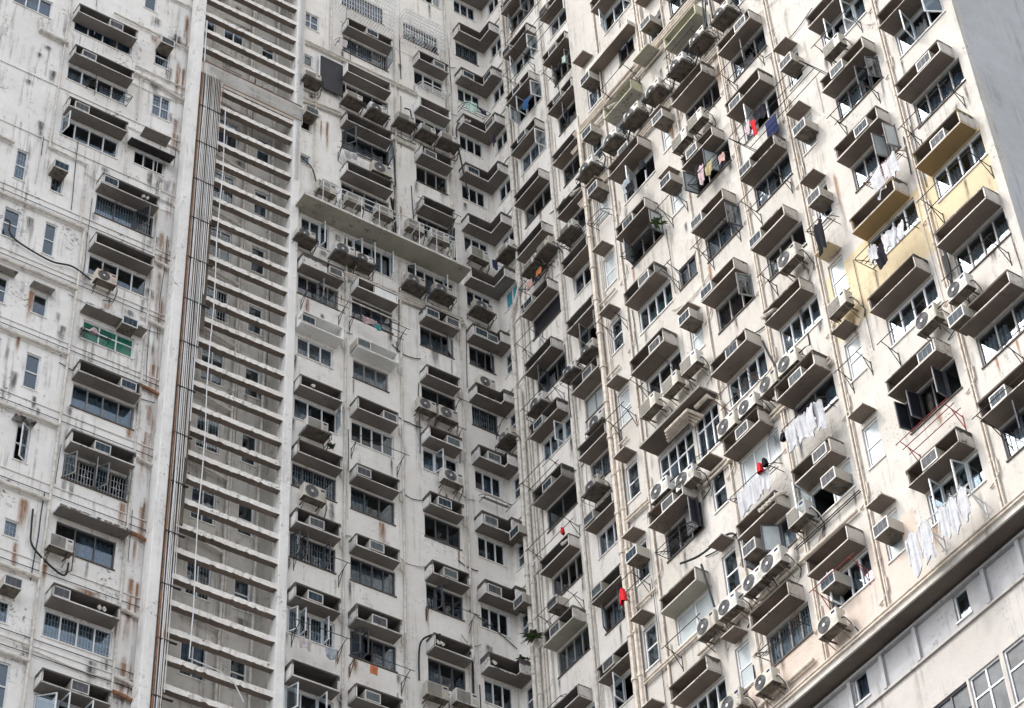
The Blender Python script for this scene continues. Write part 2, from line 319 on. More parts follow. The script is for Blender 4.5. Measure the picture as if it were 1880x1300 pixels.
# floor under the long slab, no hoods
for a, b, p, op in ((-5.28, -4.2, 3, ((2, 80, 'l'),)), (-3.62, -1.75, 5, ((1, 55, 'l'), (2, 80, 'r'), (4, 80, 'r'))), (-1.18, .78, 5, ((0, 40, 'l'), (3, 80, 'r')))): addwin('C', a, b, 66.35, 67.5, p, 'g', op)
# small windows of the upper left-hand strip beside the screen
for a in ((-5.45, -4.78, 78.0, 78.95, 2), (-5.45, -5.0, 75.7, 76.4, 1), (-5.45, -4.99, 72.05, 72.65, 1), (-5.5, -4.99, 70.2, 70.75, 1), (-5.45, -4.8, 81, 81.9, 2)): addwin('C', *a[:4], a[4], 'd', (), .5 if a[4] == 2 else None)
addwin('C', -4.5, -3.9, 69.05, 69.9, 2, 'd'); addwin('C', -3.85, -2.0, 80.45, 81.45, 3, 'd', (), None, 'dkframe'); addwin('C', -1.1, .45, 80.3, 81.3, 3, 'd', (), None, 'dkframe')
# far-left wall
for a in ((-13.86, -11.85, 66.72, 67.6, 4, 'd', ((0, 80, 'l'),)), (-13.91, -11.75, 69.55, 70.35, 4, 'w', ()), (-13.91, -11.77, 72.2, 73.2, 4, 'b', ()), (-16.1, -14.75, 72.2, 73.1, 3, 'b', ())): addwin('L', *a[:7])
for a in ((-10.92, -10.36, 72.4, 73.5, 1, 1), (-10.84, -10.18, 69.7, 70.9, 2, 1), (-11.28, -10.18, 66.9, 67.62, 3, 0), (-11.5, -11.05, 75.2, 76.1, 1, 0), (-15.14, -14.76, 63.8, 65.2, 1, 1), (-13.92, -13.5, 63.95, 64.75, 1, 1), (-15.22, -14.7, 61.1, 62.4, 1, 0), (-13.89, -13.5, 61.05, 62.5, 1, 0), (-13.93, -13.47, 58.42, 59.3, 1, 0), (-15.2, -14.75, 58.3, 59.4, 1, 0), (-13.88, -13.43, 55.4, 56.8, 1, 0), (-15.1, -14.68, 55.5, 56.9, 1, 0), (-13.85, -13.43, 52.6, 53.95, 1, 0), (-13.81, -13.4, 49.84, 50.45, 1, 1), (-13.75, -13.33, 46.95, 47.7, 1, 1), (-13.6, -13.1, 44.3, 45.75, 1, 0), (-14.9, -14.4, 52.6, 53.9, 1, 0)):
    addwin('L', *a[:4], a[4], 'd', ((0, 35, 'r'),) if a[2] == 52.6 and a[0] > -14 else (), .5 if a[3]-a[2] > 1.05 else None, 'alu', a[5])
addwin('L', -12.3, -10.62, 58.2, 59.02, 3, 'd', (), .62, 'alu', 0, 'greenpane'); addwin('L', -12.35, -10.55, 50.0, 51.0, 3, 'b', (), None, 'dkframe')
# shaft wall behind the louvres
for k in range(-5, 7):
    z = 59.32+2.85*k
    addwin('S', -8.05, -7.25, z, z+1.45, 2, rw.choice('gdb'), ((1, 70, 'r'),) if k in (1, -4) else (), None, 'alu', int(k % 2)); addwin('S', -6.5, -5.98, z+.1, z+1.35, 1, rw.choice('dg'), (), .5)
    addwin('S', -8.75, -8.4, z+.2, z+1.3, 1, 'd')
# large grid window under the big canopy and others on the cream wing
addwin('R', 10.5, 12.0, 48.62, 50.4, 4, 'g', (), .68); addwin('R', 12.0+.12, 13.1, 49.0, 50.45, 3, 'g', (), .68)
addwin('R', 12.34, 13.1, 55.35, 56.15, 2, 'g', (), None, 'dkframe'); addwin('R', 9.2, 10.1, 66.6, 68.1, 2, 'd', (), .6, 'alu', 1); addwin('R', 10.95, 11.75, 67.0, 68.1, 2, 'd', (), None, 'dkframe'); addwin('R', 12.5, 13.2, 66.0, 67.4, 2, 'd', (), .6)
# podium windows
addwin('D', 18.99, 19.43, 39.05, 39.78, 1, 'b'); addwin('D', 15.63, 16.07, 39.1, 39.83, 1, 'b')
addwin('D', 17.75, 18.85, 36.2, 37.6, 2, 'd', (), .6, 'dkframe', 0, 'darkpane'); addwin('D', 18.92, 19.87, 36.2, 37.6, 2, 'd', (), .62, 'alu', 0, 'darkpane'); addwin('D', 19.98, 21.2, 36.2, 37.6, 2, 'd', (), .62, 'alu', 0, 'darkpane')

# ------------------------------------------------------------------ setting
g = obj('ground', MB().face([(-900, -900, 6), (900, -900, 6), (900, 900, 6), (-900, 900, 6)], 'asphalt').mesh('ground')); g['kind'] = 'structure'
BL = obj('apartment_building', None, None, (-7, 6, 6)); tag(BL, 'weathered grey-white apartment block with tall louvred concrete screen, left of the inner corner', 'building', 'wings of the apartment block')
BR = obj('apartment_building', None, None, (6, -12, 6)); tag(BR, 'cream apartment wing with rows of concrete hoods and a bare grey end wall', 'building', 'wings of the apartment block')
def par(w): return BR if w in 'RQD' else BL
def child(name, data, w, s, z, o=0.0, parent=None):
    p = par(w); x = pos(w, s, z, o); return obj(name, data, p, tuple(Vector(x)-p.location), rz(w))
def wchild(name, data, p, wloc=(0, 0, 0), r=0.0): return obj(name, data, p, tuple(Vector(wloc)-p.location), r)

def wall(w, s0, s1, z0, z1, mat, regions=()):
    holes = [h for h in WINS if h['w'] == w and h['s1'] > s0 and h['s0'] < s1 and h['z0'] < z1 and h['z1'] > z0]
    S = sorted({round(x, 3) for x in [s0, s1]+[h[k] for h in holes for k in ('s0', 's1')]+[v for r in regions for v in r[:2]] if s0 <= round(x, 3) <= s1})
    Z = sorted({round(x, 3) for x in [z0, z1]+[h[k] for h in holes for k in ('z0', 'z1')]+[v for r in regions for v in r[2:4]] if z0 <= round(x, 3) <= z1})
    mb = MB(); vid = {}
    def V(i, j):
        if (i, j) not in vid: vid[(i, j)] = len(mb.v); mb.v.append(pos(w, S[i], Z[j]))
        return vid[(i, j)]
    for i in range(len(S)-1):
        hs = [h for h in holes if h['s0'] <= (S[i]+S[i+1])/2 <= h['s1']]; rs = [r for r in regions if r[0] <= (S[i]+S[i+1])/2 <= r[1]]
        for j in range(len(Z)-1):
            zc = (Z[j]+Z[j+1])/2
            if any(h['z0'] <= zc <= h['z1'] for h in hs): continue
            m = mat
            for r in rs:
                if r[2] <= zc <= r[3]: m = r[4]
            mb.f.append((V(i, j), V(i+1, j), V(i+1, j+1), V(i, j+1))); mb.m.append(mb.mi(m))
    for h in holes:
        a, b, c, d = h['s0'], h['s1'], h['z0'], h['z1']; q = -.1; m = mat
        for r in regions:
            if r[0] <= (a+b)/2 <= r[1] and r[2] <= (c+d)/2 <= r[3]: m = r[4]
        for (p0, p1) in (((a, c), (b, c)), ((b, c), (b, d)), ((b, d), (a, d)), ((a, d), (a, c))):
            mb.face([pos(w, *p0), pos(w, *p1), pos(w, *p1, q), pos(w, *p0, q)], m)
    return wchild('wall', mb.mesh('wall', recalc=False), par(w))
ZT = 92.0
wall('L', -17, -9.62, 6, ZT, 'wallL'); wall('C', -5.62, QX, 6, ZT, 'wallC'); wall('S', -9.62, -5.62, 6, ZT, 'wallS')
wall('Q', 0, 8.55, 6, ZT, 'wallQ')
wall('R', 8.55, 23.77, 39.95, ZT, 'wallR', [(17.72, 23.77, 48.42, 50.75, 'yellow'), (15.6, 18.9, 39.95, 42.2, 'pink'), (10, 15.6, 39.95, 41.5, 'pink')])
wall('D', 8.55, 23.77, 6, 39.95, 'podium', [(8.55, 23.77, 38.86, 39.95, 'panel')])
mb = MB()  # returns, roof and unseen sides of the left wing
mb.face([(-9.62, .39, 6), (-9.62, 1.1, 6), (-9.62, 1.1, ZT), (-9.62, .39, ZT)], 'wallS'); mb.face([(-5.62, 0, 6), (-5.62, 1.1, 6), (-5.62, 1.1, ZT), (-5.62, 0, ZT)], 'wallS')
mb.face([(-17, .39, 6), (-17, 16, 6), (-17, 16, ZT), (-17, .39, ZT)], 'wallL'); mb.face([(-17, 16, 6), (QX, 16, 6), (QX, 16, ZT), (-17, 16, ZT)], 'wallL')
mb.face([(-17, .39, ZT), (-9.62, .39, ZT), (-9.62, 1.1, ZT), (-5.62, 1.1, ZT), (-5.62, 0, ZT), (QX, 0, ZT), (QX, 16, ZT), (-17, 16, ZT)], 'wallS')
wchild('return_wall', mb.mesh('return_wall', recalc=False), BL)
mb = MB()
mb.face([(0, -8.55, 6), (QX, -8.55, 6), (QX, -8.55, ZT), (0, -8.55, ZT)], 'wallQ'); mb.face([(0, -23.77, ZT), (0, -8.55, ZT), (QX, -8.55, ZT), (QX, 16, ZT), (14, 16, ZT), (14, -23.77, ZT)], 'endwall')
mb.face([(14, -23.77, 6), (14, 16, 6), (14, 16, ZT), (14, -23.77, ZT)], 'endwall'); mb.face([(QX, 16, 6), (14, 16, 6), (14, 16, ZT), (QX, 16, ZT)], 'endwall')
wchild('return_wall', mb.mesh('return_wall', recalc=False), BR)
mb = MB(); mb.face([(0.0, -23.77, 39.95), (14, -23.77, 39.95), (14, -23.77, ZT), (0, -23.77, ZT)], 'endwall'); mb.face([(.5, -23.77, 6), (14, -23.77, 6), (14, -23.77, 39.95), (.5, -23.77, 39.95)], 'endwall')
e = wchild('end_wall', mb.mesh('end_wall', recalc=False), BR); e['label'] = 'bare grey cement end wall'
wchild('corner_strip', MB().box(-.012, .02, -23.79, -23.55, 40, ZT, 'wallR').mesh('corner_strip'), BR)
cs = MB(); z = 40.0; wv = .12
while z < 70:
    dz = random.uniform(.12, .4); w2 = max(.03, min(.3, wv+random.uniform(-.07, .07))); cs.face([(0, -23.779, z), (wv, -23.779, z), (w2, -23.779, z+dz), (0, -23.779, z+dz)], 'wallR'); z += dz; wv = w2
wchild('flaking_edge', cs.mesh('flaking_edge'), BR)
wchild('overhang_soffit', MB().box(0.003, .5, -23.77, -8.55, 39.90, 39.95, 'ledge').box(-.05, .0, -23.77, -8.55, 39.9, 40.05, 'wallR').mesh('overhang_soffit'), BR)
cop = MB().box(.40, .5, -23.77, -8.55, 39.76, 39.83, 'panel').box(.44, .5, -23.77, -8.55, 38.80, 38.86, 'podium'); wchild('coping', cop.mesh('coping'), BR)
for s in (12.2, 13.3, 14.4, 15.53, 16.63, 17.76, 20.01, 21.1, 22.2): wchild('pilaster', MB().box(.42, .5, -s-.055, -s+.055, 38.86, 39.76, 'panel').mesh('pilaster'), BR)

# ------------------------------------------------------------------ hoods
def hood_mesh(w, d, h, m, sm, kind=0):
    def f():
        b = MB(); t = .055
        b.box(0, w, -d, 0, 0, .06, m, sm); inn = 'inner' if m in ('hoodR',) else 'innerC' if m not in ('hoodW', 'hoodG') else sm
        b.box(0, w, -d+.005, 0, h-.05, h, m, inn); b.box(t, w-t, -.03, -.012, .062, h-.052, inn); b.box(t, t+.012, -d+.05, -.03, .062, h-.052, inn); b.box(w-t-.012, w-t, -d+.05, -.03, .062, h-.052, inn)  # liner panels and top underside hold the shade-darkened inside colour
        b.box(0, t, -d+.008, 0, .06, h-.05, m); b.box(w-t, w, -d+.008, 0, .06, h-.05, m)
        if kind == 1: b.box(.42*w, w-t, -d+.03, -d+.09, .06, h-.05, m)
        if kind == 2: b.box(t, .6*w, -d+.03, -d+.09, .06, h-.05, m)
        return b.mesh('hood', .010, jit=.008)
    return cached(('hood', round(w, 3), d, h, m, sm, kind), f)
HM = {('R3', 20): ('hoodD', 'soffR'), ('R3', 23): ('hoodG', 'soffG'), ('R4', 23): ('hoodG', 'soffG'), ('R6', 18): ('hoodR', 'yellowS'), ('R7', 18): ('hoodR', 'yellowS'), ('R3', 16): ('hoodR', 'soffG'), ('R1', 18): ('hoodC', 'soffG'), ('C1', 22): ('hoodW', 'hoodW'), ('C2', 22): ('hoodW', 'hoodW'), ('C2', 23): ('hoodW', 'soffC'), ('R1', 20): ('hoodD', 'soffC'), ('R7', 16): ('hoodR', 'soffR'), ('C2u', 27): ('hoodW', 'soffC'), ('C3', 27): ('hoodW', 'soffC')}
HL = {('R3', 20): 'hood blackened by mould', ('R3', 23): 'hood painted dull green', ('R4', 23): 'hood painted dull green', ('R6', 18): 'hood with yellow painted underside', ('R7', 18): 'hood with yellow painted underside', ('C1', 22): 'freshly painted white hood', ('C2', 22): 'freshly painted white hood'}
for col, n in HOODS:
    w, s0, s1 = COLS[col]
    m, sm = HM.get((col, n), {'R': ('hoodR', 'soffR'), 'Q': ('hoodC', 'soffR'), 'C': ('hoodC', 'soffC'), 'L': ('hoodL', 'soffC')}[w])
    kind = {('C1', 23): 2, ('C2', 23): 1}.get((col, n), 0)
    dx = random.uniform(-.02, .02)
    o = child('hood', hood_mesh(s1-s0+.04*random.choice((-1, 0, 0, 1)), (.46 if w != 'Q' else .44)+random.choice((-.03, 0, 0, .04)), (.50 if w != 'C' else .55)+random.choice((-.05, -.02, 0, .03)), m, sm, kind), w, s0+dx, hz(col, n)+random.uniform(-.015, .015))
    o.rotation_euler.y = random.uniform(-.006, .006)
    if (col, n) in HL: o['label'] = HL[(col, n)]
for s, z, wd in ((-14.0, 72.62, 2.2), (-13.93, 70.4, 2.15), (-13.87, 67.67, 2.1)): child('hood', hood_mesh(wd, .46, .5, 'hoodL', 'soffC'), 'L', s, z)
def lhood(arm, cl, m):
    b = MB(); d = .46; h = .55; X1 = QX-1.17; xa = X1-d; t = .05
    for z0, z1 in ((0, .06), (h-.05, h)):
        b.box(0, X1, -d, 0, z0, z1, m, 'soffC'); b.box(xa, X1, -arm, -d, z0, z1, m, 'soffC')
    b.box(t, X1-.012, -.03, -.012, .062, h-.052, 'innerC'); b.box(X1-.03, X1-.012, -arm+t, -.03, .062, h-.052, 'innerC')  # corner hood lining, inside shade painted into its colour
    b.box(0, t, -d+.006, 0, .06, h-.05, m); b.box(xa+.006, X1, -arm, -arm+t, .06, h-.05, m)
    return b.mesh('corner_hood', 0, jit=.003)
for n in range(17, 32): child('corner_hood', cached(('lh', n >= 24), lambda: lhood(1.12 if n >= 24 else .66, 0, 'hoodC')), 'C', 1.17, hz('C4', n))
def slab(name, w, s0, s1, z, d, m, sm, t=.07, drop=0, ht=0):
    b = MB(); W = s1-s0; b.box(0, W, -d, 0, 0, t, m, sm)
    if ht: b.box(0, .05, -d, -.0, t, t+ht, m); b.box(W-.05, W, -d, 0, t, t+ht, m)
    me = b.mesh(name, .008, jit=.006)
    for v in me.vertices: v.co.z += drop*v.co.y
    return child(name, me, w, s0, z)
for k, (w, a, b, zs) in BATH.items():
    for i, z in enumerate(zs):
        o = slab('canopy', w, a, b+.04, z, .42, 'yellow' if (k == 'S' and i == 3) else 'hoodG' if (k == 'P' and i == 8) else 'hoodR', 'yellow' if (k == 'S' and i == 3) else 'soffG' if (k == 'P' and i == 8) else 'soffR', .05, 0)
        if k == 'S' and i == 3: o['label'] = 'yellow painted canopy'
slab('canopy', 'R', 12.2, 13.0, 65.5, .55, 'hoodG', 'soffG', .06)
slab('canopy', 'R', 10.5, 13.2, 50.52, .62, 'hoodD', 'ledge', .08)['label'] = 'wide dark canopy slab over a large gridded window'
slab('canopy', 'R', 12.5, 13.2, 68.3, .4, 'hoodR', 'soffR', .05); slab('canopy', 'R', 9.1, 9.7, 69.0, .4, 'hoodR', 'soffR', .05); slab('canopy', 'R', 9.7, 12.05, 67.75, .40, 'hoodR', 'soffR', .22)
slab('canopy', 'L', -12.45, -10.4, 59.2, .42, 'hoodL', 'soffC', .12); slab('canopy', 'L', -12.5, -10.35, 51.15, .5, 'hoodL', 'soffC', .1, .12)
slab('canopy', 'L', -11.6, -10.0, 67.66, .42, 'iron', 'iron', .03, .25)['label'] = 'thin black sheet canopy'
slab('canopy', 'L', -11.15, -10.2, 68.35, .4, 'hoodL', 'soffC', .05, -.2)
for s0, s1, z in ((-14.1, -13.4, 59.42), (-15.3, -14.6, 59.5), (-14.05, -13.4, 53.98)): slab('canopy', 'L', s0, s1, z, .3, 'hoodD', 'hoodD', .05, .1)
o = slab('long_slab', 'C', -5.62, .98, 67.62, .8, 'hoodC', 'soffG', .10); o['label'] = 'long projecting slab with greenish underside'

# ------------------------------------------------------------------ windows
def win_mesh(w, h, p, tr, fr, glassy):
    def f():
        b = MB(); t = .042; y0, y1 = .045, .1
        b.box(0, w, y0, y1, 0, t, fr); b.box(0, w, y0, y1, h-t, h, fr); b.box(0, t, y0, y1, t, h-t, fr); b.box(w-t, w, y0, y1, t, h-t, fr)
        for i in range(1, p): b.box(w*i/p-.022, w*i/p+.022, y0+.004, y1, t, h-t, fr)
        if tr:
            for i in range(p): b.box(w*i/p+.022, w*(i+1)/p-.022, y0+.008, y1, h*tr-.022, h*tr+.022, fr)
        b.box(-.03, w+.03, -.035, .05, -.035, 0.0, 'wallC' if fr == 'alu' else 'ledge')
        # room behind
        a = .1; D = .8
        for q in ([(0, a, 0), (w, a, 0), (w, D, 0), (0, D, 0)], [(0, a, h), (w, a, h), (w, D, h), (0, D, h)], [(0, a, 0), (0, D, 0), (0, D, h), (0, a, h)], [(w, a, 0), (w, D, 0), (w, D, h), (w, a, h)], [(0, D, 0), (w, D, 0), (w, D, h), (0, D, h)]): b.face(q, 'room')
        return b.mesh('window', recalc=False)
    return cached(('win', round(w, 2), round(h, 2), p, tr, fr), f)
def pane_mesh(m): return cached(('pane', m), lambda: MB().box(0, 1, -.003, .003, 0, 1, m).mesh('pane'))
def sash_mesh(w, h, fr, gm, side):
    def f():
        b = MB(); t = .038; k = 1 if side == 'l' else -1
        for x0, x1, z0, z1 in ((0, w, 0, t), (0, w, h-t, h), (0, t, t, h-t), (w-t, w, t, h-t)): b.box(k*x0, k*x1, -.015, .015, z0, z1, fr)
        b.box(k*t, k*(w-t), -.003, .003, t, h-t, gm); return b.mesh('sash')
    return cached(('sash', round(w, 2), round(h, 2), fr, gm, side), f)
def curtain_mesh(m, v):
    def f():
        r = random.Random(v); b = MB(); n = 40; ph = [r.uniform(0, 6) for _ in range(3)]
        def y(x, z): return .035*math.sin(x*38+ph[0]+.5*z)+.02*math.sin(x*71+ph[1])
        for i in range(n):
            x0, x1 = i/n, (i+1)/n
            b.face([(x0, y(x0, 0), 0), (x1, y(x1, 0), 0), (x1, y(x1, 1), 1), (x0, y(x0, 1), 1)], m)
        return b.mesh('curtain', smooth=True, recalc=False)
    return cached(('cur', m, v), f)
def grille_mesh(w, h, p):
    def f():
        b = MB(); r = .007; nb = max(3, int(w/.09))
        for i in range(1, nb): b.box(w*i/nb-r, w*i/nb+r, .125, .139, .03, h-.03, 'alu')
        for z in (.22, .5, .78): b.box(.03, w-.03, .122, .125, h*z-r, h*z+r, 'alu')
        for i in range(p):
            cx = w*(i+.5)/p; b.tube([(cx-.09, .118, h*.5), (cx, .118, h*.72), (cx+.09, .118, h*.5), (cx, .118, h*.28), (cx-.09, .118, h*.5)], .007, 'alu', 4)
        return b.mesh('grille')
    return cached(('gr', round(w, 2), round(h, 2), p), f)
rc = random.Random(11)
for h in WINS:
    w = round(h['s1']-h['s0'], 2); ht = round(h['z1']-h['z0'], 2); p = h['p']; fr = h['fr']
    wo = child('window', win_mesh(w, ht, p, h['tr'], fr, 0), h['w'], h['s0'], h['z0'])
    opened = {o[0]: o for o in h['op']}; pw = w/p
    for i in range(p):
        x0 = i*pw+(.04 if i == 0 else .021); x1 = (i+1)*pw-(.04 if i == p-1 else .021)
        if i in opened:
            _, ang, side = opened[i]
            obj('sash', sash_mesh(x1-x0, ht-.09, fr, h.get('sp', 'glass'), side), wo, (x0 if side == 'l' else x1, .035, .045), 0, None, (0, 0, math.radians(-ang if side == 'l' else ang)))
            continue
        segs = [(.042, ht-.042)] if not h['tr'] else [(.042, ht*h['tr']-.022), (ht*h['tr']+.022, ht-.042)]
        for z0, z1 in segs: obj('pane', pane_mesh(h['pane']), wo, (x0, .078, z0), 0, (x1-x0, 1, z1-z0))
    c = h['c']
    if c != 'd' and h['pane'] == 'glass':
        full = rc.random()
        spans = [(0, 1)] if full < .45 else [(0, .42), (.6, 1)] if full < .75 else [(0, .5)] if full < .88 else [(.45, 1)]
        for a, b in spans: obj('curtain', curtain_mesh('cur'+c, rc.randrange(4)), wo, (.02+a*(w-.04), .24+rc.uniform(0, .1), .0), 0, ((b-a)*(w-.04), 1, ht*.98))
    if h['grille']: obj('grille', grille_mesh(w, ht, p), wo)

# ------------------------------------------------------------------ louvre screen
for a, b, nm in ((-9.74, -9.40, 'left'), (-5.76, -5.46, 'right')):
    me = MB().box(a, b, -.16, .30, 6, 90, 'post').mesh('concrete_post', .015); wchild('concrete_post', me, BL)
for z in range(-6, 11):
    zz = 57.1+2.83*z
    wchild('bracket_beam', cached('bb', lambda: MB().box(-9.73, -9.53, -.1, .39, 0, .22, 'fin', 'rustiron').mesh('bracket_beam', .01)), BL, (0, 0, zz)) if False else wchild('bracket_beam', cached('bb2', lambda: MB().box(-.95, 0, .0, .14, 0, .18, 'hoodL', 'soffC').box(-.18, 0, -.5, 0, 0, .18, 'fin', 'soffC').mesh('bracket_beam')), BL, (-9.56, .39, zz))
def fin_mesh(v):
    r = random.Random(v*13+5); b = MB(); n = 40; rings = []
    for i in range(n+1):
        x = 3.64*i/n; sag = -.02*math.sin(math.pi*i/n)*r.random(); base = len(b.v); c = lambda a: r.uniform(-a, a)
        chip = .06*(r.random() < .12)
        b.v += [(x, -.10+c(.008)+chip*.6, sag+c(.010)+chip), (x, -.10+c(.006), .19+sag+c(.008)-.5*chip*(r.random() < .4)), (x, .11, .19+sag), (x, .11, sag)]; rings.append(base)
    mf, ms = b.mi('fin'), b.mi('soffR')
    for i in range(n):
        a, d = rings[i], rings[i+1]
        for q, mm in ((0, mf), (1, mf), (2, mf), (3, ms)): b.f.append((a+q, d+q, d+(q+1) % 4, a+(q+1) % 4)); b.m.append(mm)
    return b.mesh('louvre_fin')
k = -18
while 60.5+.952*k < 90:
    z = 60.5+.952*k; r = random.uniform(-.01, .01)
    if not (72.0 < z < 72.9):
        o = wchild('louvre_fin', cached(('fin', k % 5), lambda: fin_mesh(k)), BL, (-9.40, 0, z+r)); o.rotation_euler.y = random.uniform(-.004, .004)
    k += 1
b = wchild('screen_beam', MB().box(-9.4, -5.76, -.1, .22, 72.15, 73.05, 'fin', 'soffR').mesh('screen_beam', .012), BL); b['label'] = 'solid beam crossed by a row of rusty conduits'
def tubeobj(name, pts, r, m, w, n=6, coll=None):
    P = [pos(w, *p) for p in pts]; mb = MB(); mb.tube(P, r, m, n)
    if coll:
        for i in range(len(P)-1):
            a, b = Vector(P[i]), Vector(P[i+1]); L = (b-a).length
            for q in range(1, int(L/coll)): 
                c = a+(b-a)*(q*coll/L); d = (b-a).normalized()*.05; mb.tube([c-d, c+d], r*1.28, m, n)
    return wchild(name, mb.mesh(name, smooth=False), par(w))
ends = [40, 40, 40, 40, 42, 46, 50, 54.5, 56, 58.5, 61.5, 65, 68.5, 71]
MT['backing'] = plaster('stained_backing', (.10, .088, .075), (.17, .125, .09), .9, .7, 1.0)
wchild('conduit_backing', MB().box(-9.40, -8.62, -.15, -.105, 60, 72.4, 'backing').mesh('conduit_backing'), BL); wchild('conduit_backing', MB().box(-9.40, -8.84, -.15, -.105, 52, 60, 'backing').mesh('conduit_backing'), BL); wchild('conduit_backing', MB().box(-9.40, -9.06, -.15, -.105, 40, 52, 'backing').mesh('conduit_backing'), BL)
for i in range(14):
    s = -9.37+i*.062; zt = 72.98-i*.063
    jr = random.Random(i); s += jr.uniform(-.012, .012); nseg = int((zt-ends[i])/1.9)
    P = [(s+jr.uniform(-.009, .009), ends[i]+(zt-ends[i])*q/max(nseg, 1), .21+jr.uniform(-.012, .012)) for q in range(max(nseg, 1))]
    tubeobj('conduit', P+[(s, zt, .21), (-5.5, zt+jr.uniform(-.02, .02), .21)], jr.choice((.013, .016, .019, .021)), jr.choice(('steel', 'steel', 'steel', 'alu', 'pipe', 'rustpipe')), 'C', 6)
z = 42
while z < 72: wchild('conduit_clamp', cached('clamp', lambda: MB().box(-9.4, -8.5, -.235, -.17, 0, .035, 'iron').mesh('conduit_clamp')) if z > 60 else cached('clamp2', lambda: MB().box(-9.4, -8.78, -.235, -.17, 0, .035, 'iron').mesh('conduit_clamp')), BL, (0, 0, z)); z += 1.9
for i in range(5): tubeobj('conduit', [(-5.66+i*.05, 69.0 if i < 3 else 72.0, .19), (-5.66+i*.05, 90, .19)], .015, 'steel', 'C', 6)
tubeobj('conduit', [(-8.41+.03*math.sin(q*1.7), 47.4+q*1.685, .24) for q in range(15)], .018, 'alu', 'C'); tubeobj('conduit', [(-9.35, 72.9, .24), (-9.38, 75.2, .24)], .018, 'alu', 'C')
tubeobj('cable', [(-8.41, 47.4, .22), (-7.5, 47.35, .2), (-7.0, 47.1, .2), (-6.7, 46.6, .2)], .018, 'alu', 'C')
for s in (-6.95, -6.85, -5.92): tubeobj('drain_pipe', [(s, 6, .12), (s, 90, .12)], .05 if s != -6.85 else .03, 'pipe', 'S', 8, 2.8)
for k in range(-5, 8): tubeobj('drain_pipe', [(-8.2, 58.3+2.85*k+.25, .15), (-7.0, 58.3+2.85*k, .15)], .055, 'pipe', 'S', 8)

# ------------------------------------------------------------------ pipes
def vp(w, s, z0, z1, r=.035, m=None, o=.07): tubeobj('drain_pipe', [(s, z0, o), (s, z1, o)], r, m or ('pipeR' if w == 'R' else 'pipe'), w, 8, 1.4)
def crv(P):
    if len(P) < 3: return P
    out = []
    for i in range(len(P)-1):
        p0, p1, p2, p3 = P[max(i-1, 0)], P[i], P[i+1], P[min(i+2, len(P)-1)]
        for q in range(5):
            t = q/5; out.append(tuple(.5*((2*b)+(c-a)*t+(2*a-5*b+4*c-d)*t*t+(3*b-a-3*c+d)*t**3) for a, b, c, d in zip(p0, p1, p2, p3)))
    return out+[P[-1]]
def hp(w, pts, r=.04, m=None, nm='drain_pipe'):
    if nm == 'cable': tubeobj(nm, crv([(a, b, c if c else .08) for a, b, c in pts]), r, m, w, 6); return
    tubeobj(nm, [(a, b, c if c else .08) for a, b, c in pts], r, m or ('pipeR' if w == 'R' else 'pipe'), w, 8, 1.3 if r > .03 else None)
tubeobj('drain_pipe', [(1.5, 91, .12), (1.5, 67.0, .12), (.86, 65.9, .12), (.86, 40, .12)], .075, 'pipe', 'Q', 10, 1.9)
vp('Q', 1.1, 40, 62.3, .075, None, .12); vp('Q', 1.32, 40, 91, .035); vp('Q', 1.45, 40, 66, .03); vp('Q', 1.66, 55, 91, .03); vp('Q', 1.72, 40, 66, .025)
for n in range(17, 30): hp('Q', [(.1, hz('C4', n)+.62, .1), (.9, hz('C4', n)+.66, .12), (1.5, hz('C4', n)+.72, .12)], .035)
vp('Q', 3.75, 40, 91, .04); vp('Q', 3.88, 40, 91, .025); vp('Q', 6.1, 40, 91, .05)
vp('R', 8.72, 40, 66.2, .085, None, .10); vp('R', 8.93, 40, 54.6, .07, None, .09); vp('R', 9.02, 40, 66, .022); vp('R', 8.62, 40, 67, .02, None, .03)
for s in (10.0, 13.28, 15.42, 15.5, 17.56, 17.66, 21.36, 21.45): vp('R', s, 40.2, 88, .032 if s in (10.0, 15.42, 17.56, 21.36) else .024, None, .05)
for s, z0 in ((17.56, 40.5), (21.36, 41.0), (15.42, 41.2), (10.0, 41.0), (13.28, 42.0)):
    for k in range(0, 10):
        z = z0+2.82*k
        hp('R', [(s+.16, z+.55, .04), (s+.16, z+.15, .05), (s+.1, z+.08, .06), (s, z, .06), (s-.2, z-.02, .03)], .02)
for c, n, t, k in (('L1', 23, .72, 2), ('L1', 17, .7, 2), ('C3', 18, .1, 2), ('C4', 18, .2, 1), ('C4', 27, .1, 2), ('R5', 18, .05, 2), ('R4', 16, .7, 4), ('R3', 23, .3, 1), ('R2', 16, .4, 1), ('R1', 19, .9, 1), ('C1', 21, .3, 1), ('R2', 24, .7, 2)):
    w, a, b = COLS[c]
    for q in range(k):
        x = a+t*(b-a)+.14*q; z = hz(c, n)
        tubeobj('drain_pipe', [(x+.1, z+.5, .1), (x+.06, z+.38, .3), (x, z+.14, .50), (x-.02, z+.10, .56)], .05, 'pipe', w, 8)
def run(w, z, a, b, n, dz=.11, r=.035, slope=0.0, m=None):
    for i in range(n): hp(w, [(a+i*.05, z-i*dz, .08), (b+i*.05, z-i*dz+slope, .08)], r, m)
run('R', 66.25, 8.4, 16.8, 3, .13, .045, -.15); run('R', 65.55, 8.2, 14.2, 2, .12, .035); run('R', 62.95, 8.3, 16.6, 3, .13, .04)
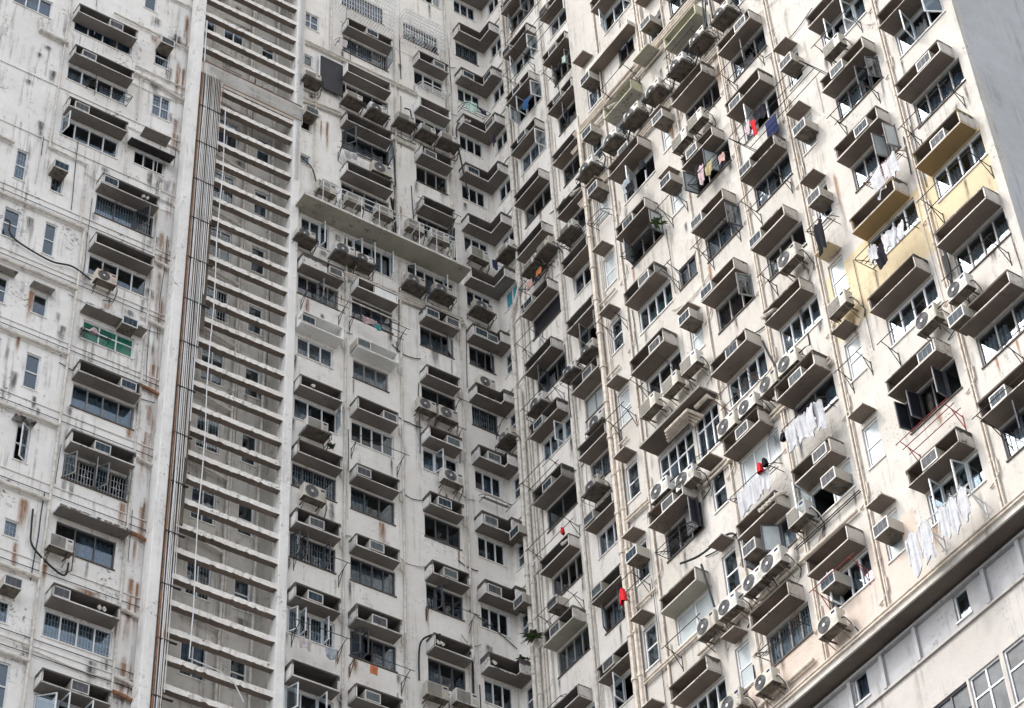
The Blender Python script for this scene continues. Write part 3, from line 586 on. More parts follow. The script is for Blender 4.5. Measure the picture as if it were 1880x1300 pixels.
run('R', 48.2, 12.2, 17.4, 2, .16, .04); run('R', 40.5, 9, 15.1, 1, .1, .05); run('R', 40.18, 9, 23.4, 2, .1, .03); run('R', 43.3, 11.2, 17.3, 1, .1, .045); run('R', 43.78, 15.1, 17.5, 2, .07, .015, 0, 'cable'); run('R', 43.95, 8.9, 12, 2, .1, .03); run('R', 49.4, 8.8, 10, 2, .12, .035, -.05); run('R', 54.9, 8.6, 9.4, 1); run('R', 52.1, 8.6, 9.4, 1); run('R', 46.35, 8.8, 9.9, 1); run('R', 57.9, 8.6, 9.6, 1)
run('C', 77.05, -5.5, -.6, 2, .14, .045, .1); run('C', 73.7, -5.5, -3.85, 2, .16, .05, .15); run('C', 73.9, -1.75, -.8, 2, .1, .05); run('C', 65.55, -3.65, 1.0, 3, .13, .05, .3); run('C', 64.3, -3.5, -1.4, 1, .1, .03); run('C', 48.55, -1.1, 2.2, 3, .13, .07)
hp('C', [(-.8, 49.9, .1), (1.0, 53.35, .06), (1.05, 53.4, .06)], .012, 'cable', 'cable') if False else None
for s in (-3.56, -1.46, .9): vp('C', s, 40, 67.4, .035)
vp('C', .78, 68.8, 91, .04); vp('C', -1.55, 69, 80, .03); vp('C', -4.86, 68.9, 74.4, .03); vp('C', -4.3, 77, 91, .04); vp('C', .75, 45, 57, .02)
for n in range(16, 24):
    for s in (-3.56, -1.46, .9): hp('C', [(s-.12, HB(n)+.55, .04), (s-.12, HB(n)+.1, .05), (s, HB(n), .06)], .02)
for z, a in ((45.95, -17), (46.45, -17), (48.73, -17), (51.5, -17), (54.32, -17), (57.2, -17), (60.0, -17), (62.75, -17), (65.25, -16.5)):
    hp('L', [(a, z+.02, .1), (-12.68 if z < 65 else -15.3, z, .1)], .06 if z not in (46.45,) else .03)
    if z < 65: hp('L', [(-10.3, z-.05, .1), (-9.95, z-.08, .1), (-9.6, z-.22, .15)], .06, 'rustpipe' if int(z) % 2 else 'pipe')
    if z < 65: hp('L', [(-16.5, z+.28, .05), (-10.3, z+.28, .05), (-9.75, z+.25, .05)], .012, 'cable', 'cable')
hp('L', [(-11.7, 71.3, .1), (-10.6, 71.25, .1), (-10.2, 71.1, .1), (-9.6, 71.0, .1)], .06, 'pipe'); hp('L', [(-15.1, 71.9, .1), (-15.08, 71.25, .1), (-14.05, 71.2, .1)], .07); hp('L', [(-11.6, 71.75, .06), (-9.7, 71.75, .06)], .03)
hp('L', [(-12.6, 74.0, .08), (-9.7, 73.9, .08)], .035); hp('L', [(-12.6, 76.4, .08), (-9.7, 76.3, .08)], .035)
vp('L', -14.15, 65.8, 92, .035); vp('L', -12.82, 62.8, 65.8, .035); hp('L', [(-14.15, 65.8, .07), (-12.82, 65.75, .07)], .035); vp('L', -12.66, 40, 62.8, .04, None, .1); vp('L', -10.3, 40, 66.4, .035); vp('L', -11.35, 69.0, 71.4, .03); vp('L', -11.6, 67.2, 68.2, .025)
for n in range(15, 25): hp('L', [(-16.8, HB(n)+1.5, .02), (-9.7, HB(n)+1.48, .02)], .018, 'wallL', 'string_course')
hp('L', [(-15.2, 61.7, .1), (-15.05, 61.6, .15), (-15.0, 61.2, .12), (-14.6, 60.95, .1), (-13.6, 60.75, .1), (-12.9, 60.9, .1), (-12.3, 60.55, .2)], .028, 'cable', 'cable')
hp('L', [(-13.1, 51.0, .08), (-13.08, 50.3, .1), (-13.0, 49.75, .1), (-12.5, 49.3, .12), (-12.0, 49.1, .12), (-11.95, 49.5, .2)], .03, 'cable', 'cable')
def cab(w, pts, r=.022, m='cable'): hp(w, [(p[0], p[1], p[2] if len(p) > 2 else .06) for p in pts], r, m, 'cable')
cab('C', [(-1.95, 73.6, .4), (-1.75, 73.4, .15), (-1.62, 72.6), (-1.6, 71.6), (-1.7, 71.0, .2), (-2.0, 70.7, .4)], .03); cab('C', [(-2.0, 70.0, .4), (-1.75, 69.9, .1), (-1.62, 69.2), (-1.6, 68.2), (-1.5, 67.9)], .035); cab('C', [(-1.9, 70.0, .4), (-1.72, 69.6, .1), (-1.7, 68.6), (-1.7, 68.0)], .03)
cab('C', [(-1.15, 75.9), (-1.0, 75.7, .2), (-.95, 75.2, .2), (-.95, 74.9, .2)], .03); cab('C', [(-5.5, 70.4, .1), (-5.0, 70.1, .1), (-4.85, 69.3, .2)], .025); cab('C', [(.6, 69.95, .4), (.78, 69.7, .1), (.82, 69.0), (.85, 68.4)], .03)
cab('C', [(-1.05, 49.6, .1), (-1.0, 50.9, .1), (-.75, 51.25, .25), (-.5, 51.25, .46)], .03); cab('C', [(.5, 51.0, .46), (.75, 50.9, .2), (.82, 50.3, .1), (.8, 49.3, .1)], .035)
cab('C', [(.8, 53.0, .06), (1.8, 52.6, .05), (2.5, 52.2, .05)], .016); cab('C', [(1.2, 72.0, .5), (.95, 75.2, .3), (1.1, 76.3, .2), (1.3, 76.4, .2)], .03)
cab('R', [(11.4, 45.9, .46), (12.0, 45.8, .3), (12.9, 45.9, .1), (13.2, 45.5, .06), (13.25, 44.6, .06)], .03); cab('R', [(12.0, 45.5, .3), (12.05, 44.2, .1)], .03)
cab('R', [(15.45, 50.4, .3), (15.5, 49.9, .2), (15.7, 49.0, .1), (15.75, 48.6, .1)], .03); cab('R', [(21.6, 48.6, .1), (21.68, 47.6, .12), (21.66, 46.9, .15), (21.75, 46.0, .2)], .04); cab('R', [(21.56, 47.9, .08), (21.6, 47.2, .1)], .05)
for s in (9.5, 10.8, 12.0, 13.1, 14.3): cab('R', [(s+.3, 63.55, .3), (s+.55, 63.5, .4), (s+.6, 63.2, .3), (s+.2, 63.05, .15)], .022)
cab('R', [(15.55, 63.4, .5), (15.65, 64.5, .45), (15.75, 65.1, .4), (15.85, 64.5, .45), (15.9, 63.5, .5)], .03); cab('R', [(15.5, 63.4, .5), (15.6, 64.6, .5), (15.68, 65.0, .45), (15.78, 64.3, .5)], .03)
for i in range(6):
    cab('R', [(14.1+.12*i, 50.3-.05*i, .05), (14.2+.13*i, 49.9, .1)], .01)

for i in range(4): hp('R', [(11.2+.1*i, 50.42-.02*i, .18+.1*i), (12.1+.12*i, 50.44-.02*i, .16+.1*i), (12.25+.12*i, 50.2, .08)], .055)
hp('R', [(12.6, 50.43, .3), (13.1, 50.43, .3), (13.35, 50.1, .1), (13.35, 48.0, .08)], .07)
for s in (12.05, 12.2, 12.32): vp('R', s, 66 if s > 12 else 60, 90, .04, None, .08)
rk = random.Random(21)
def wig(w, s, z0, z1, m, r):
    P = []; z = z0; x = s
    while z < z1: P.append((x, z, .03)); z += rk.uniform(.5, 1.1); x += rk.uniform(-.03, .03)
    if len(P) > 1: cab(w, P, r, m)
for w, ss, zr in (('R', (9.75, 10.15, 12.15, 13.2, 15.3, 15.6, 17.45, 17.75, 18.85, 21.2, 21.55, 23.6), (40.5, 66)), ('Q', (1.78, 3.6, 3.95, 4.1, 6.0), (44, 84)), ('C', (-5.5, -3.65, -3.45, -1.6, -1.3, -.85, .7, 1.0, 1.1), (44, 82)), ('L', (-14.4, -13.2, -12.9, -12.5, -10.4, -10.15, -9.9), (42, 76)), ('S', (-8.9, -8.2, -7.15, -6.75, -6.7, -5.8), (42, 84))):
    for s in ss:
        for q in range(3):
            z0 = rk.uniform(*zr); wig(w, s+rk.uniform(-.06, .06), z0, z0+rk.uniform(1.5, 6), rk.choice(('cable', 'cable', 'pipe', 'steel')), rk.choice((.009, .012, .016)))
for n in range(16, 29):     # sagging cables across the faces between columns
    for w, a, b in (('C', -3.9, -3.3), ('C', -1.8, -.7), ('C', .5, 1.2), ('L', -12.9, -9.8), ('Q', 3.4, 4.3), ('R', 15.0, 15.8), ('R', 11.9, 13.6), ('R', 17.2, 19.3), ('R', 21.0, 21.8)):
        if (w == 'R' and n > 23) or rk.random() < .45: continue
        z = HB(n)+rk.uniform(.5, 1.5); d = rk.uniform(.05, .25)
        cab(w, [(a+(b-a)*t/5, z-d*math.sin(math.pi*t/5)+rk.uniform(-.02, .02)-.1*t/5, .04) for t in range(6)], rk.choice((.01, .014, .018)), rk.choice(('cable', 'cable', 'pipe')))
# ------------------------------------------------------------------ stains
def st(w, s, ztop, wd, ht, m): 
    me = cached(('st', m), lambda: stain_mesh(m)); o = child('stain', me, w, s-wd/2, ztop-ht, .006); o.scale = (wd, 1, ht)
def stain_mesh(m):
    me = bpy.data.meshes.new('stain'); me.from_pydata([(0, 0, 0), (1, 0, 0), (1, 0, 1), (0, 0, 1)], [], [(0, 1, 2, 3)]); uv = me.uv_layers.new()
    for i, c in enumerate(((0, 0), (1, 0), (1, 1), (0, 1))): uv.data[i].uv = c
    me.materials.append(MT[m]); return me
for s, z, wd, h in ((-10.0, 62.5, .25, 3.4), (-9.95, 59.2, .3, 2.6), (-9.9, 56.8, .5, 2.8), (-10.35, 62.8, .3, 1.2), (-10.0, 51.4, .2, 1.5), (-10.3, 53.6, .18, 2.6), (-13.35, 51.4, .45, 1.6), (-13.4, 49.8, .3, 1.4), (-14.0, 59.4, .3, 1.8), (-11.6, 60.1, .5, .6), (-11.0, 73.9, .4, .6), (-10.3, 48.6, .3, 1.1), (-13.8, 54.5, .15, .7), (-10.9, 57.2, .5, .35), (-11.2, 49.0, 1.2, .3), (-9.9, 45.9, .3, 1.2), (-14.2, 57.4, .2, 1.0)): st('L', s, z, wd, h, 'rust')
for s, z, wd, h in ((-4.35, 73.2, .2, 2.2), (-4.6, 73.1, .1, 1.6), (-1.35, 70.4, .15, 1.1), (.7, 69.3, .12, .6), (-3.8, 52.3, .1, .9), (-1.72, 49.0, .1, .8), (.55, 60.0, .12, .5), (-3.7, 64.5, .1, .6), (-3.33, 49.3, .1, .7), (-3.75, 49.6, .1, .7)): st('C', s, z, wd, h, 'rust')
for s, z, wd, h in ((18.75, 53.9, .18, 2.2), (22.2, 44.2, .12, 1.0), (20.2, 42.6, .1, .8), (15.3, 62.4, .6, 1.4), (12.9, 62.0, .3, 1.6), (10.4, 65.5, .5, .8), (23.55, 46.6, .2, .8), (13.2, 49.7, .2, .7)): st('R', s, z, wd, h, 'rust')
for z in (45.2, 48.0, 50.9, 53.6, 56.5, 59.3, 62.2, 65.0, 68.0, 71.0, 73.8):
    st('L', -9.95+.1*math.sin(z*3), z+2.2, .3, 3.2, 'rust'); st('L', -9.82, z+2.0, .2, 2.4, 'rust')
rg = random.Random(5)
for col, n in HOODS:      # rain streaks from sill corners and hood ends
    w, s0, s1 = COLS[col]; b = hz(col, n)-.98
    for q in range(2 if w in 'L' else 1):
        st(w, rg.choice((s0+.05, s1-.02, rg.uniform(s0, s1))), b, rg.uniform(.12, .4), rg.uniform(.5, 1.5), 'grime' if rg.random() < .85 else 'rust')
for i in range(34): st('L', rg.uniform(-15.5, -9.9), rg.uniform(45, 76), rg.uniform(.25, .8), rg.uniform(.4, 1.3), 'grime')
for i in range(10): st('L', rg.uniform(-11, -9.75), rg.uniform(44, 76), rg.uniform(.4, .7), rg.uniform(.6, 1.6), 'grime')
for i in range(26): st('C', rg.uniform(-5.3, 2.3), rg.uniform(46, 82), rg.uniform(.2, .6), rg.uniform(.4, 1.2), 'grime')
for i in range(26): st('R', rg.uniform(8.7, 23.4), rg.uniform(41, 66), rg.uniform(.2, .5), rg.uniform(.5, 1.4), 'grime')
for i in range(12): st('Q', rg.uniform(.3, 5.8), rg.uniform(46, 82), rg.uniform(.2, .5), rg.uniform(.5, 1.2), 'grime')
for i in range(26): st('S', rg.uniform(-9.2, -5.9), rg.uniform(45, 84), rg.uniform(.5, 1.4), rg.uniform(.6, 1.4), 'grime')
st('L', -11.0, 75.0, .7, .9, 'peel'); st('L', -13.1, 58.9, .25, .8, 'peel'); st('L', -10.9, 60.2, .9, .5, 'peel'); st('L', -10.8, 74.2, .5, .5, 'peel'); st('L', -12.2, 66.1, .5, .4, 'peel')

# ------------------------------------------------------------------ air conditioners
ORD = ['topmost', 'second', 'third', 'fourth', 'fifth', 'sixth', 'seventh', 'eighth', 'ninth', 'tenth', 'eleventh', 'twelfth', 'thirteenth', 'fourteenth', 'fifteenth']
ZONES = [('L', -17, -9.6, 'of the far-left wall'), ('C', -5.7, -3.66, 'of the column beside the louvre screen'), ('C', -3.66, -1.6, 'of second column right of louvre screen'), ('C', -1.6, .85, 'of third column right of louvre screen'), ('C', .85, 2.6, 'at the inner corner, left face'), ('Q', -1, 1.6, 'at the inner corner, right face'), ('Q', 1.6, 3.75, 'of first column right of corner pipes'), ('Q', 3.75, 9, 'of second column right of corner pipes'), ('R', 8, 10.1, 'beside the thick cream drainpipes'), ('R', 10.1, 12.2, 'of fifth column from grey end wall'), ('R', 12.2, 13.35, 'between fourth and fifth columns from grey end'), ('R', 13.35, 15.4, 'of fourth column from grey end wall'), ('R', 15.4, 17.6, 'of third column from grey end wall'), ('R', 17.6, 18.9, 'at narrow windows between columns near grey end'), ('R', 18.9, 21.4, 'of second column from grey end wall'), ('R', 21.4, 24, 'of column next to grey end wall')]
def zone(w, s):
    for i, (a, b, c, d) in enumerate(ZONES):
        if a == w and b <= s < c: return i
def labels(items, what):
    """items: (w, s, z) -> label by zone and rank from the top, then left to right on one level"""
    out = [None]*len(items); by = {}
    for i, t in enumerate(items): by.setdefault(zone(t[0], t[1]), []).append(i)
    for zk, ids in by.items():
        ids.sort(key=lambda i: (-round(items[i][2]*1.0), items[i][1]))
        for r, i in enumerate(ids):
            out[i] = (what+(', the only one ' if len(ids) == 1 else ', '+ORD[min(r, 14)]+(' from top ' if r else ' '))+ZONES[zk][3])
    return out
def split_body(m='acw'):
    def f():
        b = MB(); b.box(-.39, .39, 0, .28, 0, .54, m); return b.mesh('casing', .018)
    return cached(('sb', m), f)
def split_fan():
    def f():
        b = MB(); c = (-.11, -.004, .27); b.disc(c, .225, 'acfan', 24)
        for r in (.05, .09, .13, .17, .205): b.ring((c[0], c[1]-.006, c[2]), r-.006, r+.006, 'acg', 24, .006)
        b.ring((c[0], c[1], c[2]), .215, .24, 'acg', 24, .014)
        for k in range(10):
            t = math.pi*k/5; d = Vector((math.cos(t), 0, math.sin(t))); b.tube([Vector(c)+d*.04+Vector((0, -.012, 0)), Vector(c)+d*.22+Vector((0, -.012, 0))], .004, 'acg', 4)
        b.disc((c[0], -.02, c[2]), .05, 'acw', 12); return b.mesh('fan_guard', recalc=False)
    return cached('sf', f)
def split_grille():
    def f():
        b = MB(); b.box(-.36, .12, -.006, .002, .05, .49, 'acg')
        for i in range(14): b.box(-.35, .11, -.014, -.006, .06+i*.03, .07+i*.03, 'acb')
        return b.mesh('louvre_guard', recalc=False)
    return cached('sg', f)
def split_bracket(kind):
    def f():
        b = MB(); m = 'iron'
        if kind == 'arm':
            for x in (-.28, .28): b.box(x-.02, x+.02, -.02, .44, -.045, -.005, 'acund'); b.tube([(x, .02, -.03), (x, .44, -.30)], .014, 'acund', 5)
            b.box(-.40, .40, .0, .27, -.004, .001, 'acund')
        else:
            for x in (-.45, .45): b.tube([(x, -.1, 0), (x, .45, 0)], .014, m, 4); b.tube([(x, -.1, -.22), (x, .45, -.22)], .012, m, 4); b.tube([(x, -.1, 0), (x, -.1, -.22)], .012, m, 4); b.tube([(x, .4, 0), (x, .4, -.22)], .012, m, 4)
            for y in (-.1, .42): b.tube([(-.45, y, 0), (.45, y, 0)], .013, m, 4); b.tube([(-.45, y, -.22), (.45, y, -.22)], .012, m, 4)
            b.box(-.43, .43, -.08, .40, -.012, -.004, 'acund')
            for i in range(9): b.tube([(-.4+.1*i, -.1, -.01), (-.4+.1*i, .42, -.01)], .006, m, 4)
        return b.mesh('bracket', recalc=False)
    return cached(('br', kind), f)
def split_hose(v):
    def f():
        r = random.Random(v*7+1); b = MB(); x = .40
        for j in range(2):
            b.tube([(x, .12+.06*j, .2+.08*j), (x+.08, .14, .17+.06*j), (x+.12+.05*j, .25, .05-.1*r.random()), (x+.1+.12*r.random(), .40, -.05-.3*r.random()), (x+.05-.3*j, .44, -.35-.3*r.random())], .016, ('cable', 'pipe')[(v+j) % 2], 6)
        if v % 2: b.tube([(x, .1, .3), (x+.15, .2, .45), (x+.12, .42, .7), (x+.1, .44, 1.0+.3*r.random())], .018, 'cable', 6)
        return b.mesh('hose', smooth=True, recalc=False)
    return cached(('hose', v), f)
def badge():
    return cached('badge', lambda: MB().box(.20, .33, -.006, 0, .40, .46, 'bluepane').box(.2, .36, -.005, 0, .1, .3, 'acb').mesh('badge'))
SPLIT = [('R', 9.3, 63.55), ('R', 10.6, 63.58), ('R', 11.72, 63.59), ('R', 12.81, 63.57), ('R', 14.02, 63.48), ('R', 15.05, 63.58), ('R', 16.21, 63.5), ('R', 13.65, 60.33), ('R', 14.43, 60.43), ('R', 20.02, 57.57), ('R', 10.87, 51.95), ('R', 11.88, 51.92), ('R', 12.72, 51.96), ('R', 15.53, 48.79), ('R', 14.65, 48.76), ('R', 13.8, 48.76), ('R', 11.96, 48.4), ('Q', 2.37, 60.5), ('Q', 4.25, 60.38), ('Q', 5.23, 60.44), ('Q', 5.34, 57.21), ('Q', 4.83, 55.0), ('R', 12.04, 43.54), ('R', 12.89, 43.54), ('R', 13.88, 43.59), ('R', 14.61, 43.63), ('R', 10.91, 48.82), ('R', 13.75, 40.72), ('R', 12.54, 40.83), ('R', 16.98, 52.07), ('R', 18.33, 49.11), ('R', 20.9, 46.26), ('R', 22.0, 46.3), ('R', 16.31, 48.83), ('R', 15.72, 44.28), ('R', 16.1, 40.74),
         ('C', -5.21, 74.66), ('C', -3.5, 74.64), ('C', -2.5, 74.56), ('C', -1.33, 74.79), ('C', -.39, 74.76), ('C', .52, 74.82), ('C', -2.37, 71.29), ('C', -4.57, 68.99), ('C', -3.45, 69.05), ('C', -2.27, 69.13), ('C', -1.01, 69.11), ('C', -.03, 69.16), ('C', -5.3, 66.16), ('C', -3.83, 66.19), ('C', -3.08, 66.21), ('C', -1.06, 66.25), ('C', .05, 66.41), ('C', 1.66, 66.47), ('C', -.74, 60.58), ('C', .06, 60.57), ('C', -4.74, 57.67), ('C', 1.64, 62.81), ('C', 1.61, 69.14), ('Q', .51, 60.56), ('Q', 1.16, 69.02), ('C', -4.79, 54.88), ('C', .15, 57.87), ('C', -.65, 49.18), ('C', .35, 49.3), ('L', -12.31, 49.92), ('L', -11.91, 60.72), ('Q', 4.75, 66.6), ('Q', 2.6, 66.9), ('Q', 3.4, 67.0)]
labs = labels(SPLIT, 'split air conditioner outdoor unit')
for i, (w, s, z) in enumerate(SPLIT):
    if (w, s) == ('L', -11.91): labs[i] = 'rust-streaked split air conditioner outdoor unit on the far-left wall'
    root = obj('outdoor_unit', None, None, pos(w, s, z-.27, .46), rz(w)); tag(root, labs[i], 'air conditioner', 'split air conditioner units on the facades'); k_ = random.uniform(.84, .98); root.scale = (k_, 1, k_*random.uniform(.93, 1.03)); root.rotation_euler.z += random.uniform(-.03, .03)
    obj('hose', split_hose(i % 5), root)
    rust = (w, s) == ('L', -11.91)
    obj('casing', split_body('acrust' if rust else random.choice(('acw', 'acw', 'acb', 'acy'))), root)
    louv = (w == 'C' and z > 68.5 and s != -2.5 and s != -2.37) or (w, s) in (('R', 13.65), ('R', 14.43), ('R', 20.02), ('R', 18.33), ('R', 15.72), ('R', 10.87), ('R', 11.88), ('R', 12.72), ('L', -12.31), ('Q', 2.6), ('Q', 3.4), ('Q', 4.75), ('C', -4.74), ('C', -.65), ('C', .35), ('Q', 1.16))
    obj('louvre_guard' if louv else 'fan_guard', split_grille() if louv else split_fan(), root)
    rack = (w == 'C' and (z > 65) and z < 67.4) or (w == 'R' and (63 < z < 64.5)) or w == 'Q' or (w == 'C' and 74 < z < 76) or (w, s) == ('C', -4.74)
    obj('bracket', split_bracket('rack' if rack else 'arm'), root); obj('badge', badge(), root)
    if i % 4 != 3: st(w, s+random.uniform(-.3, .4), z-.3, random.uniform(.15, .35), random.uniform(.8, 2.0), 'grime' if i % 5 else 'rust')
# continuous metal rack along the long slab
def rail(name, w, pts_list, r, m, label, cat, grp=None):
    P0 = Vector(pos(w, *pts_list[0][0])); mb = MB()
    for pl in pts_list: mb.tube([Vector(pos(w, *q))-P0 for q in pl], r, m, 5)
    o = obj(name, mb.mesh(name), None, P0); tag(o, label, cat, grp); return o
L_ = [[(-4.95, 68.72, .8), (.5, 68.9, .8)], [(-4.95, 68.5, .78), (.5, 68.68, .78)]]+[[(x, 67.74, .76), (x, 68.72+.03*(x+5), .8), (x, 68.72, .1)] for x in (-4.9, -4.2, -3.4, -2.7, -1.9, -1.1, -.4, .4)]
rail('equipment_rail', 'C', L_, .018, 'alu', 'white tube rail in front of the condensers on the long slab', 'rail')
# window units
def wac_body():
    return cached('wb', lambda: MB().box(-.25, .25, 0, .5, 0, .34, 'acb', 'acund').mesh('casing', .008))
def wac_grille(m):
    def f():
        b = MB(); b.box(-.225, .225, -.004, .004, .03, .31, m)
        for i in range(9): b.box(-.215, .215, -.012, -.004, .045+i*.029, .052+i*.029, 'acd' if m != 'acd' else 'acg')
        for x0, x1, z0, z1 in ((-.252, .252, -.002, .03), (-.252, .252, .31, .342), (-.252, -.222, .03, .31), (.222, .252, .03, .31)): b.box(x0, x1, -.016, .006, z0, z1, 'acw')
        for x in (-.08, .07): b.box(x-.004, x+.004, -.014, -.004, .03, .31, 'acg')
        return b.mesh('grille', recalc=False)
    return cached(('wg', m), f)
MT['acblue'] = plain('ac_blue_fins', (.05, .11, .16), .4, 0, .2); MT['acpale'] = plain('ac_pale_fins', (.32, .38, .38), .45, 0, .15)
HAC = {('R7', 19): .62, ('R7', 18): .5, ('R7', 16): .1, ('R7', 15): .35, ('R6', 20): .42, ('R6', 19): .62, ('R6', 16): .8, ('R6', 15): .45, ('R5', 22): .75, ('R5', 21): .25, ('R5', 20): .2, ('R5', 19): .15, ('R5', 17): .5, ('R5', 16): .72, ('R4', 21): .35, ('R4', 20): .2, ('R4', 19): .18, ('R4', 18): .58, ('R4', 17): .52, ('R3', 21): .4, ('R3', 20): .65, ('R3', 19): .72, ('R3', 17): .55,
       ('R1', 29): .3, ('R1', 28): .15, ('R1', 27): .45, ('R1', 26): .5, ('R1', 23): .3, ('R1', 21): .35, ('R1', 20): .5, ('R1', 18): .4, ('R2', 28): .2, ('R2', 27): .45, ('R2', 26): .45, ('R2', 21): .6, ('R2', 19): .2, ('R2', 18): .25, ('R2', 17): .4,
       ('C1', 22): .16, ('C1', 19): .45, ('C1', 18): .45, ('C1', 23): .8, ('C2u', 28): .55, ('C2', 22): .16, ('C2', 21): .78, ('C2', 20): .16, ('C2', 19): .45, ('C2', 18): .5, ('C2', 17): .35, ('C3', 28): .7, ('C3', 26): .3, ('C3', 23): .22, ('C3', 21): .72, ('C3', 20): .4, ('C3', 19): .5,
       ('L1', 23): .15, ('L1', 20): .8, ('L1', 19): .5, ('L1', 17): .14, ('L1', 16): .55}
WAC = []
for (c, n), t in HAC.items():
    w, s0, s1 = COLS[c]; WAC.append((w, s0+t*(s1-s0), hz(c, n)+.065, .44 if (c, n) != ('R7', 16) else .6, 1))
for s, z in ((-13.5, 72.7), (-13.4, 70.47), (-13.4, 67.74)): WAC.append(('L', s+(.9 if z > 72 else 0), z, .42, 1))
WAC += [('C', 1.5, hz('C4', n)+.065, .44, 1) for n in (28, 26, 23, 20, 19)]+[('C', .35, hz('C3', 23)+.065, .44, 1), ('C', 1.95, hz('C4', 23)+.065, .4, 1), ('C', 1.75, hz('C4', 21)+.065, .44, 1), ('Q', .8, hz('C4', 28)+.065, .44, 1), ('Q', .75, hz('C4', 27)+.065, .44, 1)]
for w, s, z in [('L', -10.68, 73.3), ('L', -13.8, 64.73), ('L', -11.0, 59.2), ('L', -13.5, 48.0), ('R', 12.9, 66.79), ('R', 9.7, 67.5), ('R', 11.13, 62.45), ('R', 18.3, 55.9), ('R', 18.3, 53.1), ('R', 12.8, 59.3), ('R', 9.5, 62.3), ('R', 9.5, 65.0), ('R', 12.85, 62.15), ('R', 18.3, 58.75), ('R', 12.8, 53.6), ('R', 18.25, 41.9), ('R', 16.33, 41.75), ('R', 16.96, 44.42), ('R', 13.95, 44.52), ('R', 9.5, 47.64), ('Q', 2.43, 52.14), ('Q', .75, 56.2), ('Q', .75, 53.4), ('C', -5.2, 72.7)]: WAC.append((w, s, z-.17, .42, 0))
labs = labels(WAC, 'boxy window air conditioner')
for i, (w, s, z, o, inh) in enumerate(WAC):
    root = obj('window_air_conditioner', None, None, pos(w, s, z, o+.02), rz(w)); tag(root, labs[i], 'air conditioner', 'boxy window air conditioners')
    obj('casing', wac_body(), root); obj('grille', wac_grille(random.choice(('acd', 'acblue', 'acblue', 'acpale', 'acd'))), root)

# ------------------------------------------------------------------ drying racks
def rack_arm(w, s, z, L=.65, m='iron'):
    return [[(s, z, 0), (s, z+.18, L)], [(s, z-.35, 0), (s, z+.1, L*.6)], [(s, z-.4, .01), (s, z+.06, .01)]]
RK = []
def armrack(w, s0, s1, z, m='iron', L=.65, rods=2, tubem=None):
    P = rack_arm(w, s0, z, L)+rack_arm(w, s1, z, L)
    for i in range(rods): P.append([(s0-.15, z+.18*(i+1)/rods+.02, L*(i+1)/rods), (s1+.15, z+.18*(i+1)/rods+.02, L*(i+1)/rods)])
    RK.append((w, s0, z, P, m))
def framerack(w, s0, s1, z, m='iron', L=.5, h=.28):
    P = [[(s0, z, 0), (s0, z, L-.06), (s0+.06, z, L), (s1-.06, z, L), (s1, z, L-.06), (s1, z, 0)], [(s0, z+h, 0), (s0, z+h*.6, L*.5), (s0, z, L)], [(s1, z+h, 0), (s1, z+h*.6, L*.5), (s1, z, L)]]
    for i in range(3): P.append([(s0, z+h*.2*i, L*(.7-.22*i)), (s1, z+h*.2*i, L*(.7-.22*i))])
    RK.append((w, s0, z, P, m))
armrack('R', 21.75, 23.3, 52.0, 'iron', .6); armrack('R', 21.8, 23.5, 49.2); armrack('R', 22.9, 23.5, 43.4, 'iron', .5, 1); armrack('R', 19.45, 20.9, 43.3, 'rediron', .55, 3); armrack('R', 19.55, 20.9, 40.75, 'alu', .55, 1); armrack('R', 22.0, 23.7, 41.8, 'iron', .9, 1, 'alu')
framerack('R', 19.4, 21.0, 49.5, 'iron', .7); framerack('R', 15.85, 17.2, 46.75, 'iron', .6); framerack('R', 13.6, 15.1, 46.3, 'iron', .55); framerack('R', 10.5, 11.8, 46.9, 'iron', .5); framerack('R', 13.6, 15.1, 41.5, 'iron', .45); armrack('R', 15.9, 17.2, 41.6, 'rediron', .5, 1); framerack('R', 10.5, 11.9, 58.2, 'iron', .5); framerack('R', 13.7, 15.1, 58.2, 'iron', .45)
framerack('R', 16.2, 19.3, 57.3, 'iron', 1.0, .1); framerack('R', 20.0, 21.2, 51.9, 'rustiron', .45); armrack('R', 8.9, 9.6, 46.7, 'iron', .6, 2); framerack('R', 17.95, 18.6, 52.0, 'iron', .6); armrack('R', 9.3, 9.9, 56.3, 'iron', .6, 1); armrack('R', 10.5, 11.7, 52.9); armrack('R', 15.9, 17.1, 60.6, 'iron', .6, 2); armrack('R', 13.7, 14.9, 63.9, 'iron', .5, 2); armrack('R', 10.6, 11.8, 65.6, 'iron', .6, 2); armrack('R', 19.5, 20.8, 57.9, 'iron', .5, 1); armrack('R', 16.0, 17.1, 52.1, 'iron', .5, 2); armrack('R', 17.9, 18.6, 47.0, 'iron', .4, 1); armrack('R', 12.4, 13.1, 58.3, 'iron', .5, 1); armrack('R', 21.9, 23.3, 46.4, 'iron', .6, 1); armrack('R', 9.1, 9.8, 52.6, 'iron', .5, 2); framerack('R', 9.1, 9.8, 61.0, 'iron', .5); armrack('R', 15.9, 17.2, 55.0); armrack('R', 13.7, 15.0, 49.4, 'rustiron'); armrack('R', 19.5, 20.9, 46.5, 'iron', .5, 1); armrack('R', 19.5, 20.8, 54.9, 'iron', .5, 2); armrack('R', 10.5, 11.8, 43.7, 'iron', .5, 1); armrack('R', 13.8, 15.0, 55.2); armrack('R', 12.3, 12.6, 55.7, 'iron', .6, 1)
